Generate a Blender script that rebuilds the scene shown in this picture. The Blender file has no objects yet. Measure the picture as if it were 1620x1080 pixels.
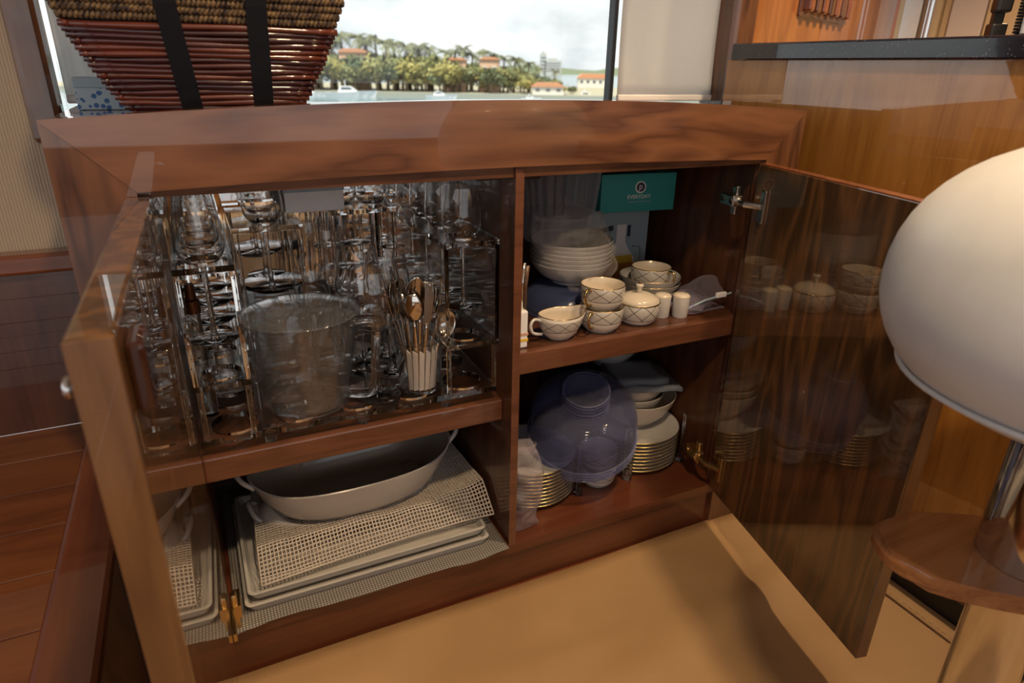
import bpy, bmesh, math, random
from mathutils import Vector, Matrix, noise
PI = math.pi
scene = bpy.context.scene
col = scene.collection
random.seed(7)

# ------------------------------------------------------------------ camera
cam_d = bpy.data.cameras.new('camera'); cam = bpy.data.objects.new('camera', cam_d); col.objects.link(cam)
CAM = Vector((0.0504, -0.9291, 0.1536))
fwd = Vector((0.40144, 0.83094, -0.38520)); rgt = Vector((0.90343, -0.42837, 0.01746)); upv = Vector((0.15050, 0.35501, 0.92267))
cam.matrix_world = Matrix(((rgt.x, upv.x, -fwd.x, CAM.x), (rgt.y, upv.y, -fwd.y, CAM.y), (rgt.z, upv.z, -fwd.z, CAM.z), (0, 0, 0, 1)))
cam_d.sensor_width = 36; cam_d.lens = 36 * 1036.48 / 1620; cam_d.clip_end = 3000; cam_d.clip_start = 0.02
cam_d.dof.use_dof = True; cam_d.dof.focus_distance = 1.15; cam_d.dof.aperture_fstop = 5.0
scene.camera = cam

# ------------------------------------------------------------------ world: bright broken cloud
SKY = .95
world = bpy.data.worlds.new('sky'); scene.world = world; world.use_nodes = True
nt = world.node_tree; nt.nodes.clear()
def N(nt, t, **k):
    n = nt.nodes.new(t)
    for a, b in k.items():
        if a in n.inputs: n.inputs[a].default_value = b
        else: setattr(n, a, b)
    return n
tc = N(nt, 'ShaderNodeTexCoord'); mp = N(nt, 'ShaderNodeMapping'); mp.inputs['Scale'].default_value = (1, 1, 2.2)
nz = N(nt, 'ShaderNodeTexNoise', Scale=6.5, Detail=7.0, Roughness=.55)
rp = N(nt, 'ShaderNodeValToRGB')
rp.color_ramp.elements[0].position = .36; rp.color_ramp.elements[0].color = (.60, .63, .66, 1)
rp.color_ramp.elements[1].position = .62; rp.color_ramp.elements[1].color = (.95, .95, .94, 1)
bg = N(nt, 'ShaderNodeBackground', Strength=SKY); ow = N(nt, 'ShaderNodeOutputWorld')
L = nt.links.new
L(tc.outputs['Generated'], mp.inputs['Vector']); L(mp.outputs[0], nz.inputs['Vector']); L(nz.outputs[0], rp.inputs[0])
L(rp.outputs[0], bg.inputs[0]); L(bg.outputs[0], ow.inputs[0])

# ------------------------------------------------------------------ sun (lights the far shore)
sd = bpy.data.lights.new('sun_offscreen', 'SUN'); sd.energy = 4.5; sd.angle = math.radians(1.0); sd.color = (1, .93, .8)
sun = bpy.data.objects.new('sun_offscreen', sd); col.objects.link(sun)
sun.rotation_euler = Vector((0.55, 0.42, -1.25)).to_track_quat('-Z', 'Y').to_euler()

# ------------------------------------------------------------------ ceiling downlights of the saloon
def lamp_light(loc, power, color=(1, .72, .42), size=.05, blend=.6, ang=130):
    d = bpy.data.lights.new('downlight_bulb_offscreen', 'SPOT'); d.energy = power; d.color = color; d.shadow_soft_size = size
    d.spot_size = math.radians(ang); d.spot_blend = blend
    o = bpy.data.objects.new('downlight_bulb_offscreen', d); col.objects.link(o); o.location = loc
    return o
LAMPS = [((1.12, -.55, 1.17), 40), ((.30, -1.0, 1.17), 34), ((2.1, .1, 1.17), 60)]     # two over the saloon sole, one over the galley
for l, p in LAMPS: lamp_light(l, p)
# daylight portals at the real window openings (no light of their own)
def portal(name, loc, direction, sx, sy):
    d = bpy.data.lights.new(name, 'AREA'); d.shape = 'RECTANGLE'; d.size = sx; d.size_y = sy; d.cycles.is_portal = True
    o = bpy.data.objects.new(name, d); col.objects.link(o); o.location = loc
    o.rotation_euler = Vector(direction).to_track_quat('-Z', 'Y').to_euler()
portal('window_back_offscreen', (0.4, -3.3, .35), (0, 1, 0), 4.6, 1.2)
portal('window_left_offscreen', (-1.98, -1.3, .35), (1, 0, 0), 3.2, 1.1)

vs = scene.view_settings
vs.view_transform = 'Standard'; vs.look = 'None'; vs.exposure = 0.55; vs.gamma = 1; vs.use_curve_mapping = False
cy = scene.cycles
cy.use_denoising = True
cy.max_bounces = 32; cy.transmission_bounces = 30; cy.glossy_bounces = 8; cy.diffuse_bounces = 4; cy.transparent_max_bounces = 24
cy.sample_clamp_indirect = 6.0; cy.blur_glossy = .3

# ------------------------------------------------------------------ materials
MATS = {}
def mat(name):
    m = bpy.data.materials.new(name); m.use_nodes = True; MATS[name] = m
    b = m.node_tree.nodes['Principled BSDF']
    return m, m.node_tree, b
def plain(name, c, rough=.5, metal=0, coat=0, spec=.5, sss=0):
    m, t, b = mat(name)
    b.inputs['Base Color'].default_value = (*c, 1); b.inputs['Roughness'].default_value = rough; b.inputs['Metallic'].default_value = metal
    b.inputs['Coat Weight'].default_value = coat; b.inputs['Coat Roughness'].default_value = .03; b.inputs['Specular IOR Level'].default_value = spec
    # fine tonal variation
    tx = N(t, 'ShaderNodeTexCoord'); n = N(t, 'ShaderNodeTexNoise', Scale=35.0, Detail=4.0)
    mx = N(t, 'ShaderNodeMix', data_type='RGBA'); mx.inputs[6].default_value = (*[v * .93 for v in c], 1); mx.inputs[7].default_value = (*[min(1, v * 1.05) for v in c], 1)
    t.links.new(tx.outputs['Object'], n.inputs['Vector']); t.links.new(n.outputs[0], mx.inputs[0]); t.links.new(mx.outputs[2], b.inputs['Base Color'])
    return m
def wood(name, dark, mid, light, axis='X', scale=1.0, rough=.35, coat=1.0, coat_ior=1.5, figure=.5, bands=5.0, off=(0, 0, 0)):
    """varnished wood: long stretched grain, wavy figure bands, fine pores"""
    m, t, b = mat(name); lk = t.links.new
    tx = N(t, 'ShaderNodeTexCoord'); mp = N(t, 'ShaderNodeMapping')
    st = {'X': (.16, 1, 1), 'Y': (1, .16, 1), 'Z': (1, 1, .16)}[axis]
    mp.inputs['Scale'].default_value = [s * scale for s in st]; mp.inputs['Location'].default_value = off
    lk(tx.outputs['Object'], mp.inputs['Vector'])
    n1 = N(t, 'ShaderNodeTexNoise', Scale=3.0, Detail=3.0, Roughness=.5, Distortion=.3); lk(mp.outputs[0], n1.inputs['Vector'])
    mu = N(t, 'ShaderNodeMath', operation='MULTIPLY'); mu.inputs[1].default_value = bands; lk(n1.outputs[0], mu.inputs[0])
    fr = N(t, 'ShaderNodeMath', operation='PINGPONG'); fr.inputs[1].default_value = .5; lk(mu.outputs[0], fr.inputs[0])
    m2 = N(t, 'ShaderNodeMath', operation='MULTIPLY'); m2.inputs[1].default_value = 2 * figure; lk(fr.outputs[0], m2.inputs[0])
    mp2 = N(t, 'ShaderNodeMapping'); st2 = {'X': (.03, 1, 1), 'Y': (1, .03, 1), 'Z': (1, 1, .03)}[axis]
    mp2.inputs['Scale'].default_value = [s * scale for s in st2]; lk(tx.outputs['Object'], mp2.inputs['Vector'])
    n2 = N(t, 'ShaderNodeTexNoise', Scale=60.0, Detail=5.0, Roughness=.65); lk(mp2.outputs[0], n2.inputs['Vector'])
    m3 = N(t, 'ShaderNodeMath', operation='MULTIPLY_ADD'); m3.inputs[1].default_value = 1 - figure; lk(n2.outputs[0], m3.inputs[0]); lk(m2.outputs[0], m3.inputs[2])
    r = N(t, 'ShaderNodeValToRGB'); e = r.color_ramp.elements
    e[0].position = .12; e[0].color = (*dark, 1); e[1].position = .85; e[1].color = (*light, 1)
    k = e.new(.42); k.color = (*mid, 1)
    lk(m3.outputs[0], r.inputs[0]); lk(r.outputs[0], b.inputs['Base Color'])
    b.inputs['Roughness'].default_value = rough; b.inputs['Coat Weight'].default_value = coat; b.inputs['Coat Roughness'].default_value = .015
    b.inputs['Coat IOR'].default_value = coat_ior; b.inputs['Specular IOR Level'].default_value = .3
    return m
def glass(name, c=(1, 1, 1), ior=1.5, rough=0.0):
    m, t, b = mat(name)
    b.inputs['Base Color'].default_value = (*c, 1); b.inputs['Transmission Weight'].default_value = 1; b.inputs['Roughness'].default_value = rough; b.inputs['IOR'].default_value = ior
    return m
def schlick(t, ior, nrm=None):
    """two-sided fresnel for thin sheets (same from inside and outside)"""
    f0 = ((ior - 1) / (ior + 1)) ** 2; lw = N(t, 'ShaderNodeLayerWeight', Blend=.5)
    if nrm is not None: t.links.new(nrm, lw.inputs['Normal'])
    pw = N(t, 'ShaderNodeMath', operation='POWER'); pw.inputs[1].default_value = 5; t.links.new(lw.outputs['Facing'], pw.inputs[0])
    ma = N(t, 'ShaderNodeMath', operation='MULTIPLY_ADD'); ma.inputs[1].default_value = 1 - f0; ma.inputs[2].default_value = f0; t.links.new(pw.outputs[0], ma.inputs[0])
    return ma.outputs[0]
def film(name, c=(.95, .95, 1), haze=.12, rough=.12, base=(.8, .8, .85), ior=1.4, bump=.6, crease=0.0):
    """thin clear plastic film: mostly see-through, glossy creases, slightly milky"""
    m, t, b = mat(name); lk = t.links.new; out = t.nodes['Material Output']
    tr = N(t, 'ShaderNodeBsdfTransparent'); tr.inputs[0].default_value = (*c, 1)
    b.inputs['Base Color'].default_value = (*base, 1); b.inputs['Roughness'].default_value = rough
    n = N(t, 'ShaderNodeTexNoise', Scale=40.0, Detail=4.0); bp = N(t, 'ShaderNodeBump', Strength=bump, Distance=.004)
    tx = N(t, 'ShaderNodeTexCoord'); lk(tx.outputs['Object'], n.inputs['Vector']); lk(n.outputs[0], bp.inputs['Height']); lk(bp.outputs[0], b.inputs['Normal'])
    ad = N(t, 'ShaderNodeMath', operation='ADD'); ad.inputs[1].default_value = haze; ad.use_clamp = True; lk(schlick(t, ior, bp.outputs[0] if bump else None), ad.inputs[0])
    fac = ad.outputs[0]
    if crease:      # whitened crinkles
        mp = N(t, 'ShaderNodeMapping'); mp.inputs['Scale'].default_value = (1, 1, .45); mp.inputs['Rotation'].default_value = (.3, .5, .4); lk(tx.outputs['Object'], mp.inputs['Vector'])
        wn = N(t, 'ShaderNodeTexNoise', Scale=75.0, Detail=5.0, Roughness=.7, Distortion=1.2); lk(mp.outputs[0], wn.inputs['Vector'])
        mr = N(t, 'ShaderNodeMapRange'); mr.inputs[1].default_value = .55; mr.inputs[2].default_value = .75; mr.inputs[3].default_value = 0; mr.inputs[4].default_value = crease; lk(wn.outputs[0], mr.inputs[0])
        a2 = N(t, 'ShaderNodeMath', operation='ADD'); a2.use_clamp = True; lk(fac, a2.inputs[0]); lk(mr.outputs[0], a2.inputs[1]); fac = a2.outputs[0]
    mx = N(t, 'ShaderNodeMixShader'); lk(fac, mx.inputs[0]); lk(tr.outputs[0], mx.inputs[1]); lk(b.outputs[0], mx.inputs[2]); lk(mx.outputs[0], out.inputs[0])
    return m
def pane_mat(name, c=(.97, .99, .98), ior=1.5, haze=0.0, bump=0.0):
    """thin window pane / thin moulded clear plastic: straight-through plus fresnel mirror, haze mixes in an even pale veil"""
    m, t, b = mat(name); lk = t.links.new; out = t.nodes['Material Output']
    tr = N(t, 'ShaderNodeBsdfTransparent'); tr.inputs[0].default_value = (*c, 1)
    gl = N(t, 'ShaderNodeBsdfGlossy', Roughness=0.0); nrm = None
    if bump:
        n = N(t, 'ShaderNodeTexNoise', Scale=28.0, Detail=2.0); bp = N(t, 'ShaderNodeBump', Strength=bump, Distance=.004); tx = N(t, 'ShaderNodeTexCoord')
        lk(tx.outputs['Object'], n.inputs['Vector']); lk(n.outputs[0], bp.inputs['Height']); lk(bp.outputs[0], gl.inputs['Normal']); nrm = bp.outputs[0]
    mx = N(t, 'ShaderNodeMixShader'); lk(schlick(t, ior, nrm), mx.inputs[0]); lk(tr.outputs[0], mx.inputs[1]); lk(gl.outputs[0], mx.inputs[2]); res = mx.outputs[0]
    if haze:
        b.inputs['Base Color'].default_value = (.7, .7, .75, 1); b.inputs['Roughness'].default_value = .5
        m2 = N(t, 'ShaderNodeMixShader'); m2.inputs[0].default_value = haze; lk(res, m2.inputs[1]); lk(b.outputs[0], m2.inputs[2]); res = m2.outputs[0]
    lk(res, out.inputs[0])
    return m

W_HEAD = wood('cherry_header', (.070, .026, .013), (.135, .054, .026), (.19, .080, .038), 'X', 4.2, .3, 1, figure=.62, bands=5)
W_STILE = wood('cherry_stile', (.042, .016, .009), (.110, .044, .021), (.165, .068, .031), 'Z', 4.2, .3, 1, figure=.6, bands=5)
W_SHELF = wood('cherry_shelf_edge', (.075, .028, .015), (.125, .047, .025), (.17, .066, .035), 'X', 5.0, .35, .8, figure=.35)
W_IN = wood('walnut_interior', (.035, .013, .007), (.075, .028, .014), (.12, .045, .02), 'Z', 2.2, .4, .5, figure=.45, bands=9)
W_DOOR = wood('walnut_door', (.042, .020, .010), (.072, .036, .014), (.20, .09, .028), 'Z', 2.8, .3, 1, 1.85, figure=.42, bands=9)
W_EDGE = wood('door_edging_wood', (.10, .045, .018), (.165, .078, .030), (.22, .11, .042), 'Z', 4.0, .3, 1, figure=.4)
W_PLINTH = wood('mahogany_plinth', (.05, .013, .007), (.10, .026, .012), (.15, .045, .018), 'X', 2.0, .35, 1, figure=.4)
W_HONEY = wood('honey_cherry_panel', (.27, .10, .018), (.40, .165, .032), (.50, .225, .05), 'Z', 4.0, .3, 1, 1.85, figure=.35, bands=6)
W_MAH = wood('mahogany_panel', (.045, .014, .009), (.085, .028, .016), (.13, .045, .022), 'Z', 2.0, .3, 1, 1.55, figure=.4)
W_CAP = wood('mahogany_cap', (.11, .028, .012), (.20, .055, .02), (.28, .09, .03), 'X', 2.0, .25, 1, figure=.4)
W_CAPY = wood('mahogany_rail', (.10, .027, .013), (.17, .05, .022), (.24, .078, .03), 'Y', 2.0, .25, 1, figure=.4)
W_TEAK = wood('teak_plank', (.085, .023, .007), (.155, .045, .012), (.215, .072, .02), 'X', 3.0, .3, 1, figure=.45)
W_FOOT = wood('footrest_oak', (.17, .06, .022), (.30, .12, .045), (.38, .17, .07), 'X', 4.0, .35, .8, figure=.4)
W_BLOCK = wood('catch_block_wood', (.015, .005, .003), (.03, .009, .006), (.045, .014, .008), 'Z', 4, .2, 1, figure=.4)
GLASS = glass('clear_glass', (.985, .99, .99), 1.5)
ACRYL = glass('clear_acrylic', (.965, .98, .975), 1.49)
PITCH = glass('clear_moulded_acrylic', (.975, .98, .985), 1.47)
BLUEP = film('blue_tinted_plastic', (.79, .81, .91), .05, .06, (.29, .30, .42), 1.6, 0)
BLUER = film('blue_rim_highlight', (.8, .82, .95), .10, .08, (.55, .56, .72), 1.5, 0)  # dome rims coloured paler than the shell, edge highlights put into the plastic
BLUED = film('deep_blue_plastic', (.55, .60, .88), .22, .15, (.20, .25, .45), 1.4, .2)
BLUEG = glass('blue_tint_bowl', (.50, .58, .85), 1.45, .08)
CLEARP = film('thin_clear_plastic', (.95, .96, .985), .09, .06, (.62, .65, .74), 1.5, .0)
FILM = film('cling_film', (.97, .97, .98), .08, .05, (.85, .82, .82), 1.6, .8)
BAG = film('zip_bag_film', (.80, .76, .93), .10, .1, (.6, .56, .7), 1.5, .6)
BAGC = film('crumpled_bag_film', (.90, .86, .88), .26, .10, (.46, .41, .46), 1.6, .8)
PANE = pane_mat('window_pane')
PORC = plain('white_porcelain', (.60, .58, .57), .18, 0, .6)
CREAMP = plain('cream_glazed_bowl', (.62, .56, .49), .25, 0, .5)
JUGM = pane_mat('thin_moulded_acrylic', (.96, .97, .975), 1.75, .020, .12)
PORCW = plain('warm_porcelain', (.66, .58, .49), .18, 0, .6)
STONEW = plain('glazed_white_dish', (.48, .46, .445), .25, 0, .5)
DISHIN = plain('grey_dish_inside', (.36, .33, .29), .22, 0, .6)  # inside of the oval dishes: even grey-brown, darker than the wall
GOLD = plain('gold_rim', (.55, .40, .18), .22, 1)
CHROME = plain('polished_chrome', (.75, .74, .72), .07, 1)
STEEL = plain('steel_hinge', (.55, .54, .52), .25, 1)
BRASS = plain('aged_brass_hinge', (.62, .45, .22), .3, 1)
CUTL = plain('stainless_cutlery', (.66, .62, .57), .12, 1)
BLACKP = plain('black_plastic', (.012, .012, .014), .35)
STRAP = plain('black_strap', (.006, .007, .011), .6, 0, 0, .2)
TEAL = plain('teal_carton', (.025, .27, .28), .5)
TEALD = plain('teal_carton_side', (.03, .20, .22), .5)
WHITEC = plain('white_carton', (.80, .79, .82), .6)
PAPER = plain('white_paper', (.72, .66, .60), .8)
PALEB = plain('pale_blue_carton', (.32, .42, .50), .6)
CREAMW = plain('cream_white_lacquer', (.80, .78, .80), .3, 0, .5)
BEIGE = plain('beige_laminate', (.58, .42, .25), .45)
PINKB = plain('pale_pink_laminate', (.62, .52, .47), .45)
SEATW = plain('white_leather', (.60, .60, .61), .42, 0, .1)
NAVY = plain('navy_print', (.02, .03, .06), .5)
LINERM = plain('grey_woven_liner', (.27, .25, .235), .8)
MESHM = plain('white_nonslip_mesh', (.54, .475, .42), .7)
CLOTHG = plain('grey_terry_cloth', (.19, .21, .25), .95)
GREENB = plain('green_grey_bowl', (.055, .085, .075), .35)
ORANGE = plain('orange_juice_print', (.55, .22, .05), .5)
YELL = plain('yellow_print', (.75, .50, .05), .5)
TOEK = plain('black_toe_kick', (.012, .011, .010), .5)
BROWNH = plain('brown_handles', (.10, .05, .03), .3)
GREYH = plain('grey_jug_handle', (.24, .24, .27), .35)
CEILM = plain('cream_ceiling', (.66, .62, .56), .7)

def fabric_wall():
    m, t, b = mat('ribbed_beige_wallcovering'); lk = t.links.new
    tx = N(t, 'ShaderNodeTexCoord'); w = N(t, 'ShaderNodeTexWave', Scale=70.0, Distortion=.6, Detail=1.0); w.bands_direction = 'X'
    lk(tx.outputs['Object'], w.inputs['Vector'])
    r = N(t, 'ShaderNodeValToRGB'); r.color_ramp.elements[0].color = (.40, .31, .23, 1); r.color_ramp.elements[1].color = (.50, .40, .30, 1)
    lk(w.outputs[0], r.inputs[0]); lk(r.outputs[0], b.inputs['Base Color']); b.inputs['Roughness'].default_value = .85
    bp = N(t, 'ShaderNodeBump', Strength=.3, Distance=.002); lk(w.outputs[0], bp.inputs['Height']); lk(bp.outputs[0], b.inputs['Normal'])
    return m
WALLF = fabric_wall()
def canvas():
    m, t, b = mat('tan_canvas'); lk = t.links.new
    tx = N(t, 'ShaderNodeTexCoord'); n = N(t, 'ShaderNodeTexNoise', Scale=5.0, Detail=3.0); n2 = N(t, 'ShaderNodeTexNoise', Scale=420.0, Detail=2.0)
    lk(tx.outputs['Object'], n.inputs['Vector']); lk(tx.outputs['Object'], n2.inputs['Vector'])
    r = N(t, 'ShaderNodeValToRGB'); r.color_ramp.elements[0].position = .3; r.color_ramp.elements[0].color = (.355, .208, .095, 1); r.color_ramp.elements[1].position = .7; r.color_ramp.elements[1].color = (.41, .25, .12, 1)
    lk(n.outputs[0], r.inputs[0]); lk(r.outputs[0], b.inputs['Base Color']); b.inputs['Roughness'].default_value = .7
    bp = N(t, 'ShaderNodeBump', Strength=.15, Distance=.001); lk(n2.outputs[0], bp.inputs['Height']); lk(bp.outputs[0], b.inputs['Normal'])
    return m
CANVAS = canvas()
def granite():
    m, t, b = mat('black_sparkle_granite'); lk = t.links.new
    tx = N(t, 'ShaderNodeTexCoord'); v = N(t, 'ShaderNodeTexVoronoi', Scale=170.0); lk(tx.outputs['Object'], v.inputs['Vector'])
    r = N(t, 'ShaderNodeValToRGB'); r.color_ramp.elements[0].position = .06; r.color_ramp.elements[0].color = (.35, .32, .33, 1); r.color_ramp.elements[1].position = .16; r.color_ramp.elements[1].color = (.014, .013, .022, 1)
    lk(v.outputs['Distance'], r.inputs[0]); lk(r.outputs[0], b.inputs['Base Color']); b.inputs['Roughness'].default_value = .12; b.inputs['Coat Weight'].default_value = .6
    return m
GRANITE = granite()
def terrazzo():
    m, t, b = mat('blue_terrazzo_print'); lk = t.links.new
    tx = N(t, 'ShaderNodeTexCoord'); v = N(t, 'ShaderNodeTexVoronoi', Scale=125.0, Randomness=1.0); lk(tx.outputs['Object'], v.inputs['Vector'])
    r = N(t, 'ShaderNodeValToRGB'); r.color_ramp.interpolation = 'CONSTANT'; r.color_ramp.elements[0].color = (.03, .12, .32, 1); r.color_ramp.elements[1].position = .46; r.color_ramp.elements[1].color = (.42, .50, .56, 1)
    sp = N(t, 'ShaderNodeSeparateColor'); lk(v.outputs['Color'], sp.inputs[0])
    g = N(t, 'ShaderNodeMath', operation='GREATER_THAN'); g.inputs[1].default_value = .5; lk(sp.outputs[0], g.inputs[0])
    ad = N(t, 'ShaderNodeMath', operation='ADD'); lk(v.outputs['Distance'], ad.inputs[0]); lk(g.outputs[0], ad.inputs[1])
    lk(ad.outputs[0], r.inputs[0]); lk(r.outputs[0], b.inputs['Base Color']); b.inputs['Roughness'].default_value = .5
    return m
TERR = terrazzo()
def china(name, z0, z1, k=7.0, H=.05):
    """white china with a band (z0..z1, local) of crossing grey curved lines"""
    m, t, b = mat(name); lk = t.links.new
    tx = N(t, 'ShaderNodeTexCoord'); s = N(t, 'ShaderNodeSeparateXYZ'); lk(tx.outputs['Object'], s.inputs[0])
    at = N(t, 'ShaderNodeMath', operation='ARCTAN2'); lk(s.outputs[1], at.inputs[0]); lk(s.outputs[0], at.inputs[1])
    def mth(op, a, v=None, c=None):
        n = N(t, 'ShaderNodeMath', operation=op)
        if hasattr(a, 'links') or not isinstance(a, (int, float)): lk(a, n.inputs[0])
        else: n.inputs[0].default_value = a
        if v is not None:
            if isinstance(v, (int, float)): n.inputs[1].default_value = v
            else: lk(v, n.inputs[1])
        if c is not None: n.inputs[2].default_value = c
        return n.outputs[0]
    a = mth('MULTIPLY', at.outputs[0], k / (2 * PI)); zz = mth('MULTIPLY', s.outputs[2], 1.0 / (z1 - z0))
    l1 = mth('PINGPONG', mth('ADD', a, zz), .5); l2 = mth('PINGPONG', mth('SUBTRACT', a, zz), .5)
    d = mth('MINIMUM', l1, l2); line = mth('LESS_THAN', d, .035)
    inb = mth('MULTIPLY', mth('GREATER_THAN', s.outputs[2], z0), mth('LESS_THAN', s.outputs[2], z1))
    edge = mth('LESS_THAN', mth('ABSOLUTE', mth('SUBTRACT', s.outputs[2], z0)), .0007)
    ln = mth('MAXIMUM', mth('MULTIPLY', line, inb), edge)
    m1 = N(t, 'ShaderNodeMix', data_type='RGBA'); lk(inb, m1.inputs[0]); m1.inputs[6].default_value = (.68, .63, .58, 1); m1.inputs[7].default_value = (.50, .47, .44, 1)
    m2 = N(t, 'ShaderNodeMix', data_type='RGBA'); lk(ln, m2.inputs[0]); lk(m1.outputs[2], m2.inputs[6]); m2.inputs[7].default_value = (.13, .11, .10, 1)
    lk(m2.outputs[2], b.inputs['Base Color']); b.inputs['Roughness'].default_value = .2; b.inputs['Coat Weight'].default_value = .5
    return m
CHINA_CUP = china('patterned_china_cup', .022, .046, 7)
CHINA_SUG = china('patterned_china_sugar', .012, .042, 8)
CHINA_CRE = china('patterned_china_creamer', .020, .040, 8)

# ------------------------------------------------------------------ mesh helpers
LAST = [None]
def finish(name, bm, m, parent=None, loc=(0, 0, 0), rot=(0, 0, 0), smooth=False, recalc=True):
    if recalc: bmesh.ops.recalc_face_normals(bm, faces=bm.faces)
    me = bpy.data.meshes.new(name); bm.to_mesh(me); bm.free()
    if m: me.materials.append(m)
    if smooth:
        me.polygons.foreach_set('use_smooth', [True] * len(me.polygons))
    o = bpy.data.objects.new(name, me); col.objects.link(o); o.location = loc; o.rotation_euler = rot
    if parent: o.parent = parent
    LAST[0] = o
    return o
def auto(o, ang=35):
    me = o.data
    me.polygons.foreach_set('use_smooth', [True] * len(me.polygons))
    try: me.set_sharp_from_angle(angle=math.radians(ang))
    except Exception: pass
    return o
def bx(x0, x1, y0, y1, z0, z1, bm=None, bev=0.0):
    b2 = bmesh.new()
    v = [b2.verts.new((x, y, z)) for x in (x0, x1) for y in (y0, y1) for z in (z0, z1)]
    for f in ((0, 1, 3, 2), (4, 6, 7, 5), (0, 4, 5, 1), (2, 3, 7, 6), (0, 2, 6, 4), (1, 5, 7, 3)): b2.faces.new([v[i] for i in f])
    bmesh.ops.recalc_face_normals(b2, faces=b2.faces)
    if bev: bmesh.ops.bevel(b2, geom=list(b2.edges), offset=bev, segments=2, affect='EDGES', profile=.5)
    if bm is None: return b2
    me = bpy.data.meshes.new('tmp'); b2.to_mesh(me); b2.free(); bm.from_mesh(me); bpy.data.meshes.remove(me)
    return bm
def lathe(prof, seg=32, bm=None, closed=False):
    bm = bm or bmesh.new(); rings = []
    for r, z in prof:
        if r < 1e-6: rings.append([bm.verts.new((0, 0, z))])
        else: rings.append([bm.verts.new((r * math.cos(2 * PI * i / seg), r * math.sin(2 * PI * i / seg), z)) for i in range(seg)])
    pairs = list(zip(rings, rings[1:]))
    if closed: pairs.append((rings[-1], rings[0]))
    for a, b in pairs:
        for i in range(seg):
            j = (i + 1) % seg
            if len(a) == 1 and len(b) == 1: continue
            if len(a) == 1: bm.faces.new((a[0], b[i], b[j]))
            elif len(b) == 1: bm.faces.new((a[i], a[j], b[0]))
            else: bm.faces.new((a[i], a[j], b[j], b[i]))
    return bm
def tube(pts, r, seg=10, bm=None, cap=True, flat=None):
    """swept tube; r number or list; flat=(axis_scale) squashes the second frame axis"""
    bm = bm or bmesh.new(); pts = [Vector(p) for p in pts]; n = len(pts); rings = []; up = Vector((0, 0, 1))
    for i, p in enumerate(pts):
        d = (pts[min(i + 1, n - 1)] - pts[max(i - 1, 0)]).normalized()
        if abs(d.dot(up)) > .95: up = Vector((0, 1, 0)) if abs(d.y) < .9 else Vector((1, 0, 0))
        a = d.cross(up).normalized(); b = a.cross(d).normalized(); up = b
        rr = r[i] if isinstance(r, (list, tuple)) else r
        fb = flat if flat else 1
        rings.append([bm.verts.new(p + a * rr * math.cos(2 * PI * k / seg) + b * rr * fb * math.sin(2 * PI * k / seg)) for k in range(seg)])
    for a, b in zip(rings, rings[1:]):
        for i in range(seg):
            j = (i + 1) % seg; bm.faces.new((a[i], a[j], b[j], b[i]))
    if cap: bm.faces.new(rings[0][::-1]); bm.faces.new(rings[-1])
    return bm
def spl(pts, rad=None, n=4):
    """Catmull-Rom refinement of a handle path (and of its radii)"""
    P = [Vector(q) for q in pts]; out = []; ro = []
    for i in range(len(P) - 1):
        a, b, c, d = P[max(i - 1, 0)], P[i], P[i + 1], P[min(i + 2, len(P) - 1)]
        for k in range(n):
            t = k / n; out.append(.5 * (2 * b + (c - a) * t + (2 * a - 5 * b + 4 * c - d) * t * t + (3 * b - a - 3 * c + d) * t ** 3))
            if isinstance(rad, (list, tuple)): ro.append(rad[i] + (rad[i + 1] - rad[i]) * t)
    out.append(P[-1])
    if isinstance(rad, (list, tuple)): ro.append(rad[-1]); return out, ro
    return out, rad
def torus(R, r, z=0, seg=36, s2=8, bm=None):
    return lathe([(R + r * math.cos(2 * PI * k / s2), z + r * math.sin(2 * PI * k / s2)) for k in range(s2)], seg, bm, closed=True)
def prism(poly, z0, z1, bm=None):
    bm = bm or bmesh.new()
    a = [bm.verts.new((x, y, z0)) for x, y in poly]; b = [bm.verts.new((x, y, z1)) for x, y in poly]
    bm.faces.new(a[::-1]); bm.faces.new(b)
    for i in range(len(poly)):
        j = (i + 1) % len(poly); bm.faces.new((a[i], a[j], b[j], b[i]))
    return bm
def arc(n, a0, a1, r, c=(0, 0)):
    return [(c[0] + r * math.cos(a0 + (a1 - a0) * i / n), c[1] + r * math.sin(a0 + (a1 - a0) * i / n)) for i in range(n + 1)]
def bez(p0, p1, p2, p3, n=12):
    p0, p1, p2, p3 = map(Vector, (p0, p1, p2, p3)); out = []
    for i in range(n + 1):
        t = i / n; out.append(p0 * (1 - t) ** 3 + p1 * 3 * t * (1 - t) ** 2 + p2 * 3 * t * t * (1 - t) + p3 * t ** 3)
    return out
def thing(name, label, cat, loc=(0, 0, 0), rot=(0, 0, 0), group=None):
    o = bpy.data.objects.new(name, None); col.objects.link(o); o.location = loc; o.rotation_euler = rot; o.empty_display_size = .02
    return tag(o, label, cat, group)
def tag(o, label, cat, group=None):
    o['label'] = label; o['category'] = cat
    if group: o['group'] = group
    return o
def struct(o, label=None):
    o['kind'] = 'structure'
    if label: o['label'] = label
    return o
def dup(root, loc, rot=(0, 0, 0), label=None, group=None, scale=None):
    r = root.copy(); col.objects.link(r); r.location = loc; r.rotation_euler = rot
    if label: r['label'] = label
    if group: r['group'] = group
    if scale: r.scale = (scale,) * 3 if isinstance(scale, (int, float)) else scale
    for ch in list(root.children):
        c = ch.copy(); col.objects.link(c); c.parent = r
        for g in ch.children:
            d = g.copy(); col.objects.link(d); d.parent = c
    return r

# ================================================================== THE SETTING
FL = -.825
YB = .46                                    # window wall
floor = struct(finish('floor', bx(-2, 3.4, -3.4, 1.8, FL - .04, FL), W_CAP))
struct(finish('ceiling', bx(-2, 3.4, -3.4, 1.8, 1.2, 1.24), CEILM))
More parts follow.
